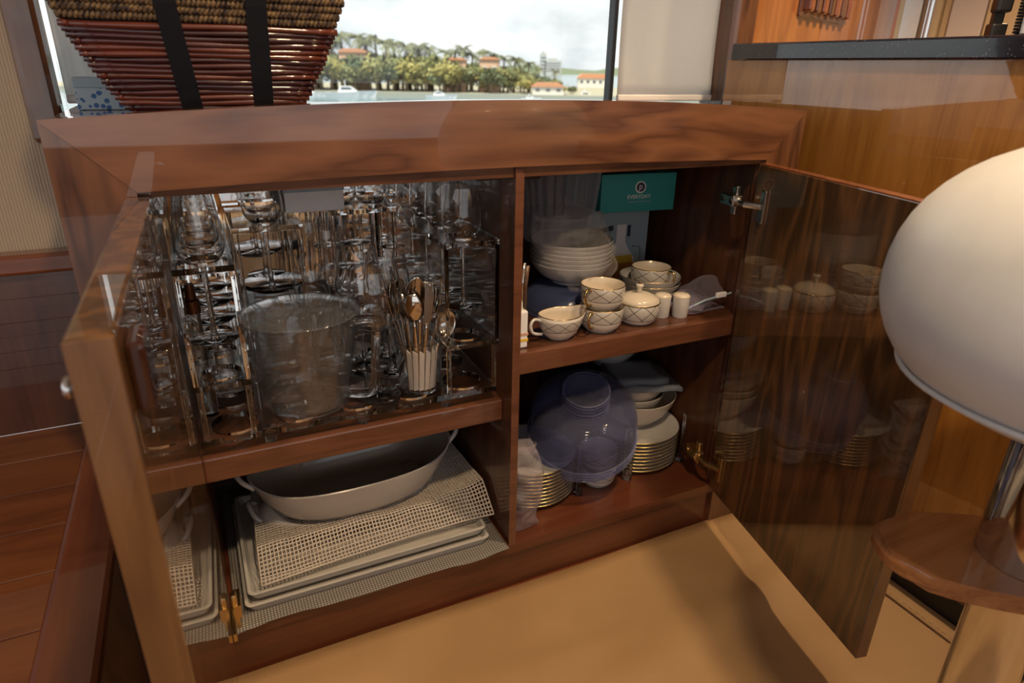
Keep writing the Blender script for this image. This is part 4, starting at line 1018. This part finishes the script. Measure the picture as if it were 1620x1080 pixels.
# acrylic plate holders
def holder(label, cx, cy_, spots):
    t = thing('plate_holder', label, 'plate holder', (cx, cy_, BZ), group='acrylic plate holders')
    for (px, py, hh) in spots:
        x, y = px - cx, py - cy_; L_ = math.hypot(x, y); u = Vector((x / L_, y / L_, 0)); q = Vector((-u.y, u.x, 0)) * .0075; c0 = Vector((x, y, 0))
        finish('upright', tube([c0 - q + Vector((0, 0, .002)), c0 - q + Vector((0, 0, hh - .01)), c0 - q * .6 + Vector((0, 0, hh - .002)), c0 + Vector((0, 0, hh)), c0 + q * .6 + Vector((0, 0, hh - .002)), c0 + q + Vector((0, 0, hh - .01)), c0 + q + Vector((0, 0, .002))], .0038, 8), ACRYL, t, smooth=True)
        finish('foot', lathe([(0, 0), (.0105, 0), (.0105, .010), (.009, .012), (0, .012)], 20), ACRYL, t, (x, y, 0)); auto(LAST[0])
    return t
holder('clear acrylic holder around the plates beside the crumpled bag', .628, .172, [(.714, .094, .125), (.742, .225, .125), (.530, .230, .125)])
holder('clear acrylic holder around the plates under the white salad bowls', .922, .186, [(.846, .098, .130), (1.008, .112, .128), (.925, .302, .128)])
# cups between the stacks
place('cup', cup, (.777, .118, BZ), (0, 0, 2.2), 'patterned china cup on the cabinet floor, the lower of two between the plate stacks')
place('cup', cup, (.777, .118, BZ + .0435), (0, 0, 2.6), 'patterned china cup on the cabinet floor, stacked on another between the plate stacks')
# salad bowls on the plates
def salad(): return china_bowl('salad_bowl', .098, .078, .045, 'white salad bowls', False, CREAMP)
PZ2 = BZ + 8 * .0092 + .0052
place('salad', salad, (.932, .212, PZ2), label='large white salad bowl resting on the plate stack')
def inner_bowl():
    return china_bowl('salad_bowl', .078, .060, .036, 'white salad bowls', False, CREAMP)
place('inb', inner_bowl, (.918, .208, PZ2 + .030), (0, 0, 0), 'smaller white bowl nested inside the large salad bowl')
place('inb', inner_bowl, (.916, .206, PZ2 + .056), (0, 0, 1), 'topmost white bowl of the nest of salad bowls, under the grey cloth')
# folded grey cloth on the bowls
def cloth():
    t = thing('folded_cloth', 'folded grey terry cloth lying across the nested salad bowls', 'cloth', (.925, .195, PZ2 + .1165), (.0, .05, math.radians(-12)))
    b_ = bx(-.075, .080, -.072, .06, 0, .010); bmesh.ops.subdivide_edges(b_, edges=list(b_.edges), cuts=6, use_grid_fill=True)
    for v in b_.verts: v.co += Vector((0, 0, .005 * noise.noise(v.co * 22))); v.co.x += .004 * noise.noise(v.co * 15 + Vector((3, 0, 0)))
    o = finish('lower_fold', b_, CLOTHG, t, smooth=True)
    b_ = bx(-.072, .050, -.055, .058, .0105, .021); bmesh.ops.subdivide_edges(b_, edges=list(b_.edges), cuts=6, use_grid_fill=True)
    for v in b_.verts: v.co += Vector((0, 0, .005 * noise.noise(v.co * 20 + Vector((1, 2, 0)))))
    finish('upper_fold', b_, CLOTHG, t, smooth=True)
cloth()
# white basin standing behind
t = thing('white_basin', 'big white bowl on the grey cloth just under the china shelf', 'bowl', (.905, .300, BZ + .205))
finish('bowl_body', lathe(bowl_prof(.085, .072, .04), 48), PORC, t, smooth=True); auto(LAST[0], 55)
t = thing('storage_tin', 'dark storage box at the back of the lower shelf carrying the white bowl', 'box', (.925, .350, BZ))
finish('tin', bx(-.075, .075, -.04, .08, 0, .19, bev=.006), BLACKP, t); finish('lid', bx(-.078, .078, -.043, .083, .19, .2045, bev=.004), BLACKP, t)
# nest of blue tinted plastic domes tipped forward over the plates
PD = ['outermost', 'second', 'third', 'innermost']
def dome():
    t = thing('plastic_dome', 'x', 'dome', group='nested blue plastic domes')
    finish('shell', lathe([(.133, 0), (.131, .004), (.128, .055), (.122, .082), (.104, .104), (.082, .112), (.060, .1145), (.0565, .119), (.0545, .146), (.052, .150), (.041, .151), (.035, .145), (.016, .140), (.006, .141), (0, .143)], 72), BLUEP, t, smooth=True); auto(LAST[0], 38)
    finish('rim', torus(.133, .0024, .002, 72, 8), BLUER, t, smooth=True)
    finish('step_ring', torus(.0560, .0016, .1185, 56, 6), BLUER, t, smooth=True); finish('crown_ring', torus(.0535, .0018, .1485, 56, 6), BLUER, t, smooth=True)
    return t
for k in range(4):
    o = place('dome', dome, (.748 - .187 * .009 * k, .1480 - .333 * .009 * k, BZ + .1080 + .924 * .009 * k), (.34, -.20, 0), '%s blue tinted plastic dome of the nest tipped over the plates' % PD[3 - k]); o.scale = (.90,) * 3
# crumpled clear bag beside the divider
cb = thing('plastic_bag', 'crumpled clear plastic bag on the cabinet floor against the divider', 'bag')
def bagc(u, v): 
    a = -2.9 + 2.9 * u; r = .036 + .010 * math.sin(PI * v); return (.552 + r * math.cos(a) * .9, .052 + r * math.sin(a) * .75 + .012 * v, ZB + .006 + .185 * v)
crumple('', '', '', bagc, 30, 44, BAGC, 'bag_wall', cb, .012, 26)
def bagd(u, v): return (.525 + .055 * u, .035 + .04 * v, ZB + .188 - .012 * u + .006 * v)
crumple('', '', '', bagd, 14, 10, BAGC, 'bag_top', cb, .009, 24)

# ================================================================== ON TOP OF THE CABINET
TOPZ = .0870
def basket():
    bk = thing('wicker_basket', 'dark red stick basket with black straps and braided rim on the cabinet top', 'basket', (.098, .175, TOPZ - .0015), (0, 0, math.radians(-2)))
    H = .114
    def half(z):
        u = max(0, min(1.3, z / H)); f = u ** .78
        return .094 + .062 * f, .080 + .042 * f
    n = 17; stickm = [wood('stick_%d' % k, (.02, .005, .006), c, tuple(v * 1.5 for v in c), 'X', 6, .25, 1, figure=.3) for k, c in enumerate(((.055, .011, .010), (.10, .022, .012), (.036, .008, .010)))]
    for r in range(n):
        z = .006 + (H - .012) * r / (n - 1); hx, hy = half(z); rad = .0036 + .0007 * random.random()
        for side in range(4):
            L_ = hx + .006 if side % 2 == 0 else hy + .004
            pts = [((-L_ + 2 * L_ * i / 8), .0010 * math.sin(i * 1.3 + r * 2 + side), .0009 * math.sin(i * .9 + r)) for i in range(9)]
            o = finish('stick', tube(pts, [rad * (1 + .12 * math.sin(i * 2.1 + r)) for i in range(9)], 7), stickm[(r * 5 + side * 3 + r // 3) % 3], bk, (0, 0, 0), smooth=True)
            if side == 0: o.location = (0, -hy, z)
            elif side == 2: o.location = (0, hy, z)
            elif side == 1: o.location = (hx, 0, z); o.rotation_euler.z = PI / 2
            else: o.location = (-hx, 0, z); o.rotation_euler.z = PI / 2
    finish('bottom', bx(-.088, .088, -.074, .074, .001, .006), stickm[2], bk)
    # lining so the inside is closed
    bm = bmesh.new(); R = []
    for z in (.004, .03, .06, .09, .12, .16, .2):
        hx, hy = half(z); hx -= .005; hy -= .005; R.append([bm.verts.new(q) for q in ((-hx, -hy, z), (hx, -hy, z), (hx, hy, z), (-hx, hy, z))])
    for p, q in zip(R, R[1:]):
        for i in range(4): j = (i + 1) % 4; bm.faces.new((p[i], p[j], q[j], q[i]))
    finish('lining', bm, plain('dark_lining', (.02, .009, .008), .8), bk)
    # black straps front and back
    for sx in (-.030, .058):
        for sd in (-1, 1):
            bm = bmesh.new(); R = []
            for i in range(10):
                z = -.0005 + .20 * i / 9; hx, hy = half(z); xx = sx * (1 + .38 * max(0, (z - .0) / H) * (1 if sx < 0 else .08)); o_ = hy + .0045
                R.append([bm.verts.new((xx - .0125, sd * o_, z)), bm.verts.new((xx + .0125, sd * o_, z)), bm.verts.new((xx + .0125, sd * (o_ + .002), z)), bm.verts.new((xx - .0125, sd * (o_ + .002), z))])
            for p, q in zip(R, R[1:]):
                for i in range(4): j = (i + 1) % 4; bm.faces.new((p[i], p[j], q[j], q[i]))
            bm.faces.new(R[0]); bm.faces.new(R[-1][::-1]); finish('strap', bm, STRAP, bk)
    # braided seagrass band and rim: rows of slanted strands
    def sg():
        m, t, b = mat('seagrass'); lk = t.links.new; tx = N(t, 'ShaderNodeTexCoord'); nn = N(t, 'ShaderNodeTexNoise', Scale=120.0, Detail=2.0); lk(tx.outputs['Object'], nn.inputs['Vector'])
        r = N(t, 'ShaderNodeValToRGB'); r.color_ramp.elements[0].position = .35; r.color_ramp.elements[0].color = (.030, .017, .016, 1); r.color_ramp.elements[1].position = .68; r.color_ramp.elements[1].color = (.24, .15, .065, 1)
        lk(nn.outputs[0], r.inputs[0]); lk(r.outputs[0], b.inputs['Base Color']); b.inputs['Roughness'].default_value = .6; return m
    SG = sg()
    for row in range(8):
        z = H + .004 + row * .0085; hx, hy = half(z); bm = bmesh.new()
        per = [(-hx, -hy, hx, -hy), (hx, -hy, hx, hy), (hx, hy, -hx, hy), (-hx, hy, -hx, -hy)]
        for (xa, ya, xb, yb) in per:
            L_ = math.hypot(xb - xa, yb - ya); k = int(L_ / .0055); d = Vector((xb - xa, yb - ya, 0)) / L_
            for i in range(k):
                c = Vector((xa, ya, z)) + d * (i + .5) * .0055 * (L_ / (k * .0055)); s = .0035 * (1 if row % 2 else .6)
                tube([c - d * s + Vector((0, 0, -.0048)), c, c + d * s + Vector((0, 0, .0048))], [.0020, .0034, .0020], 5, bm)
        o = finish('braid_row', bm, SG, bk, smooth=True); o['kind'] = 'stuff'
basket()
t = thing('patterned_box', 'small white carton with blue terrazzo print behind the wicker basket', 'carton', (-.040, .275, .0862))
finish('carton', bx(-.045, .06, -.03, .03, .0, .037, bev=.0015), TERR, t); finish('lid', bx(-.0462, .0612, -.0312, .0312, .030, .0445, bev=.0015), plain('pale_blue_lid', (.36, .46, .52), .5), t)

# ================================================================== CEILING DOWNLIGHT FITTINGS
for i, (l, p) in enumerate(LAMPS):
    t = thing('ceiling_downlight_offscreen', 'round recessed downlight in the cream ceiling', 'lamp', (l[0], l[1], 1.2), group='saloon downlights')
    finish('trim_ring', torus(.055, .008, -.002, 32, 8), CHROME, t, smooth=True)
    em, et, eb = mat('lamp_glow_%d' % i); eb.inputs['Emission Color'].default_value = (1, .75, .45, 1); eb.inputs['Emission Strength'].default_value = 70
    finish('lens', lathe([(0, -.0015), (.048, -.0015), (.048, .0), (0, .0)], 24), em, t)

# ================================================================== OUTSIDE: WATER, FAR SHORE
WZ = CAM.z - 5.0
YW = .4501
HF = Vector((math.sin(YW), math.cos(YW), 0)); HR = Vector((math.cos(YW), -math.sin(YW), 0))
def out_at(px, F, z=WZ):
    """a spot on the far shore, F metres ahead, at the bearing of image column px"""
    return Vector((CAM.x, CAM.y, 0)) + HF * F + HR * ((px - 812) / 1123 * F) + Vector((0, 0, z))
def water_mat():
    m, t, b = mat('harbour_water'); lk = t.links.new; b.inputs['Base Color'].default_value = (.16, .24, .27, 1); b.inputs['Roughness'].default_value = .12
    tx = N(t, 'ShaderNodeTexCoord'); n = N(t, 'ShaderNodeTexNoise', Scale=.9, Detail=4.0); bp = N(t, 'ShaderNodeBump', Strength=.4, Distance=.3); lk(tx.outputs['Object'], n.inputs['Vector']); lk(n.outputs[0], bp.inputs['Height']); lk(bp.outputs[0], b.inputs['Normal']); return m
o = finish('water', bx(-600, 1200, 2.0, 1500, -.2, 0), water_mat(), None, (0, 0, WZ)); o['kind'] = 'structure'
SAND = plain('shore_bank', (.34, .31, .22), .9); SEAWALL = plain('concrete_seawall', (.30, .31, .27), .8)
def rot_out(o): o.rotation_euler.z = -YW
bank = finish('terrain_shore', bx(-95, 45, 0, 60, -.5, .7), SAND, None, out_at(812, 122)); rot_out(bank); bank['kind'] = 'structure'
sw = finish('seawall', bx(-95, 36, -.6, 0, -.5, .75), SEAWALL, None, out_at(812, 122)); rot_out(sw); sw['kind'] = 'structure'; 
def leafmat(name, a, b_):
    m, t, p = mat(name); lk = t.links.new; tx = N(t, 'ShaderNodeTexCoord'); n = N(t, 'ShaderNodeTexNoise', Scale=1.4, Detail=4.0); lk(tx.outputs['Object'], n.inputs['Vector'])
    r = N(t, 'ShaderNodeValToRGB'); r.color_ramp.elements[0].position = .35; r.color_ramp.elements[0].color = (*a, 1); r.color_ramp.elements[1].position = .65; r.color_ramp.elements[1].color = (*b_, 1)
    lk(n.outputs[0], r.inputs[0]); lk(r.outputs[0], p.inputs['Base Color']); p.inputs['Roughness'].default_value = .6; return m
LF = [leafmat('leaf_olive', (.09, .105, .03), (.22, .22, .07)), leafmat('leaf_dark', (.05, .075, .03), (.12, .15, .06)), leafmat('leaf_yellow', (.20, .19, .045), (.34, .29, .08))]
FROND = leafmat('palm_frond', (.07, .085, .035), (.20, .20, .08)); BARK = plain('palm_bark', (.22, .17, .12), .9)
def leaf_crown(rng, m, parent, n=520, rx=1, rz=.75):
    bm = bmesh.new(); lobes = [(Vector((rng.uniform(-.55, .55), rng.uniform(-.55, .55), rng.uniform(-.3, .45))), rng.uniform(.35, .6)) for _ in range(9)]
    for _ in range(n):
        c, rr = rng.choice(lobes); d = Vector((rng.gauss(0, 1), rng.gauss(0, 1), rng.gauss(0, 1))).normalized()
        p = c + d * rr * rng.uniform(.75, 1.0); p = Vector((p.x * rx, p.y * rx, p.z * rz)); s = rng.uniform(.07, .14)
        u = d.orthogonal().normalized(); w = d.cross(u); a = rng.uniform(0, 6.28); u, w = u * math.cos(a) + w * math.sin(a), w * math.cos(a) - u * math.sin(a); u = (u + d * .5).normalized()
        v = [bm.verts.new(p + u * s * 1.3), bm.verts.new(p + w * s * .6), bm.verts.new(p - u * s * 1.3), bm.verts.new(p - w * s * .6)]; bm.faces.new(v)
    return finish('crown', bm, m, parent, (0, 0, 0), recalc=False)
rng = random.Random(3)
TREE = ['leafy olive-green tree on the far shore', 'dark green tree on the far shore', 'yellowish tree on the far shore']
trees = []
for k in range(3):
    t = thing('shore_tree', TREE[k], 'tree', group='%s trees across the water' % ('olive', 'dark', 'yellow')[k])
    c = leaf_crown(rng, LF[k], t); c.location.z = .95; c['kind'] = 'stuff'
    finish('trunk', tube([(0, 0, -.1), (.03, .02, .4), (0, 0, .9)], [.09, .07, .05], 7), BARK, t, smooth=True); trees.append(t)
def palm(seed):
    r = random.Random(seed); t = thing('coconut_palm', 'feathery palm standing among the trees across the water', 'palm tree', group='palms across the water')
    lean = r.uniform(-.06, .06)
    finish('trunk', tube([(0, 0, -.1), (lean * .3, 0, .35), (lean, 0, .8)], [.028, .022, .018], 7), BARK, t, smooth=True)
    bm = bmesh.new()
    for k in range(17):
        a = k * 2.399; el = r.uniform(-.25, 1.1); Lf = r.uniform(.24, .32); d = Vector((math.cos(a), math.sin(a), 0)); pr_ = None
        for i in range(9):
            u = i / 8; p = Vector((lean, 0, .8)) + d * Lf * u * math.cos(el * (1 - u * .6)) + Vector((0, 0, Lf * (math.sin(el) * u - .75 * u * u))); sd = Vector((-d.y, d.x, 0)); w = .055 * math.sin(PI * min(1, u * .9 + .12))
            if i % 1 == 0 and i > 0:
                for s in (-1, 1):
                    q = p + sd * s * w + Vector((0, 0, -w * .75)) + d * .02
                    bm.faces.new([bm.verts.new(pr_), bm.verts.new(p), bm.verts.new(q)])
            pr_ = p
    f = finish('fronds', bm, FROND, t, recalc=False); f['kind'] = 'stuff'; return t
palms = [palm(1), palm(2), palm(3)]
used = set()
def put(lst, k, loc, s, rz):
    p = lst[k]
    if k not in used or lst is palms and ('p', k) not in used:
        key = ('p', k) if lst is palms else k
        if key not in used:
            used.add(key); p.location = loc; p.scale = (s,) * 3 if not isinstance(s, tuple) else s; p.rotation_euler = (0, 0, rz); return p
    return dup(p, loc, (0, 0, rz), None, None, s)
# profile of the tree line: image column -> crown height (m) above the water
prof = [(380, 10.2), (450, 10.0), (530, 10.2), (600, 9.7), (680, 9.2), (740, 8.2), (800, 7.0), (850, 5.4), (890, 3.8), (910, 3.0)]
def hgt(px):
    for (a, ha), (b_, hb) in zip(prof, prof[1:]):
        if a <= px <= b_: return ha + (hb - ha) * (px - a) / (b_ - a)
    return prof[0][1] if px < prof[0][0] else prof[-1][1]
# the tree line runs on past the window's edges as the shore does
for i in range(56):
    px = 235 + i * 12.2 + rng.uniform(-5, 5); h = hgt(px) - 1.0; F = 126 + rng.uniform(0, 5)
    s = h * rng.uniform(.30, .47); k = (0, 1, 0, 2, 1, 0, 0, 1, 2, 0)[i % 10]
    put(trees, k, out_at(px, F, WZ + .7), (s * 1.05, s * 1.05, s), rng.uniform(0, 6))
for i in range(26):
    px = 240 + i * 25.5 + rng.uniform(-8, 8); h = (hgt(px) - 1.0) * .82; F = 134 + rng.uniform(0, 6); s = h * .56
    put(trees, (1, 0, 0)[i % 3], out_at(px, F, WZ + .7), (s * 1.1, s * 1.1, s), rng.uniform(0, 6))
for i in range(38):
    px = 300 + i * 15.3 + rng.uniform(-7, 7); h = hgt(px) * rng.uniform(.90, 1.10) - .2; F = 130 + rng.uniform(0, 8)
    put(palms, i % 3, out_at(px, F, WZ + .6), h / .92, rng.uniform(0, 6))
# houses between the trees
WALLH = plain('peach_render', (.62, .40, .27), .8); WALLW = plain('white_render', (.66, .63, .58), .8); ROOFT = plain('terracotta_tiles', (.52, .24, .13), .8); WIN = plain('house_glass', (.08, .10, .12), .2)
def house(label, px, F, w, h, dpt, wm, z0=.7):
    t = thing('shore_house', label, 'house', out_at(px, F, WZ + z0), (0, 0, -YW))
    finish('wall', bx(-w / 2, w / 2, 0, dpt, 0, h), wm, t)
    finish('roof', xz_prism([(-w / 2 - .3, h), (w / 2 + .3, h), (w / 2 - .9, h + w * .13), (-w / 2 + .9, h + w * .13)], -.3, dpt + .3), ROOFT, t)
    for k in range(max(2, int(w / 1.6))):
        x = -w / 2 + (k + .5) * w / max(2, int(w / 1.6)); f = finish('window', bx(x - .42, x + .42, -.06, .0, h * .45, h * .8), WALLW, t); finish('pane', bx(x - .36, x + .36, -.08, -.055, h * .48, h * .77), WIN, f)
house('peach house with a terracotta roof high among the palms', 552, 131, 5.0, 6.4, 3, WALLH)
house('small peach house low among the dark trees', 715, 130, 3.6, 5.4, 3, WALLH)
house('peach house with terracotta roof near the end of the tree line', 768, 130, 3.6, 5.6, 3, WALLH)
house('long low white boathouse at the end of the shore', 862, 123.5, 5.5, 1.3, 3, WALLW)
house('white bungalow on the far point beyond the trees', 935, 180, 8.0, 2.2, 4, WALLW)
# moored boats
HULL = plain('white_gelcoat', (.78, .78, .80), .2, 0, .5)
def boat(label, px, F, Lb):
    t = thing('motor_boat', label, 'boat', out_at(px, F, WZ), (0, 0, -YW + rng.uniform(-.2, .2)))
    bm = bmesh.new(); R = []
    for i in range(7):
        u = i / 6; x = Lb * (u - .5); w = Lb * .16 * (1 - max(0, (u - .55) / .45) ** 2 * .97); top = Lb * (.09 + .05 * u); R.append([bm.verts.new((x, -w * .7, -.1)), bm.verts.new((x + Lb * .05 * u, -w, top)), bm.verts.new((x + Lb * .05 * u, w, top)), bm.verts.new((x, w * .7, -.1))])
    for p, q in zip(R, R[1:]):
        for i in range(4): j = (i + 1) % 4; bm.faces.new((p[i], p[j], q[j], q[i]))
    bm.faces.new(R[0]); bm.faces.new(R[-1][::-1]); finish('hull', bm, HULL, t)
    finish('cabin', xz_prism([(-Lb * .25, Lb * .09), (Lb * .18, Lb * .1), (Lb * .02, Lb * .22), (-Lb * .2, Lb * .22)], -Lb * .1, Lb * .1), HULL, t)
    finish('cabin_window', xz_prism([(-Lb * .18, Lb * .15), (Lb * .06, Lb * .15), (Lb * .01, Lb * .2), (-Lb * .17, Lb * .2)], -Lb * .104, Lb * .104), WIN, t)
    finish('mast', tube([(-Lb * .1, 0, Lb * .2), (-Lb * .1, 0, Lb * .34)], .06, 6), HULL, t)
boat('big white motor yacht moored before the yellow tree', 545, 116, 8.0); boat('white motor boat beyond the basket side of the window', 480, 117, 5.0); boat('white launch by the seawall under the dark trees', 690, 118, 5.0); boat('small white boat off the last trees', 835, 118, 3.2); boat('low white motor boat off the point', 925, 130, 5.0)
# towers and hills far behind
TOW = plain('tower_concrete', (.42, .42, .41), .8)
for nm, px, w, h in (('slim tower block behind the tree line', 853, 4.5, 15), ('broad apartment block behind the tree line', 868, 13, 10.5)):
    t = thing('tower_block', nm, 'building', out_at(px, 520, WZ), (0, 0, -YW)); finish('wall', bx(-w / 2, w / 2, 0, 8, 0, h), TOW, t); finish('plant_room', bx(-w / 4, w / 4, 2, 6, h, h + 1.5), TOW, t)
    for r_ in range(4): finish('window', bx(-w * .42, w * .42, -.1, 0, h * (.3 + .16 * r_), h * (.36 + .16 * r_)), plain('tower_glass_%d' % r_, (.14, .15, .16), .3), t)
HILL = plain('wooded_hill', (.13, .16, .09), .9)
bm = bmesh.new(); R = []
for i in range(41):
    x = -200 + 700 * i / 40; hh = 7 + 5 * noise.noise(Vector((x * .02, .5, 0))) + 3 * noise.noise(Vector((x * .06, 1.5, 0))); R.append([bm.verts.new((x, 0, 0)), bm.verts.new((x, 30, max(2, hh))), bm.verts.new((x, 90, 0))])
for p, q in zip(R, R[1:]):
    bm.faces.new((p[0], q[0], q[1], p[1])); bm.faces.new((p[1], q[1], q[2], p[2]))
hl = finish('hills', bm, HILL, None, out_at(812, 700, WZ), smooth=True); rot_out(hl); hl['kind'] = 'structure'

# ------------------------------------------------------------------ put the saloon sole at z = 0
bpy.context.view_layer.update()
for o in list(scene.objects):
    if o.parent is None: o.location.z += -FL
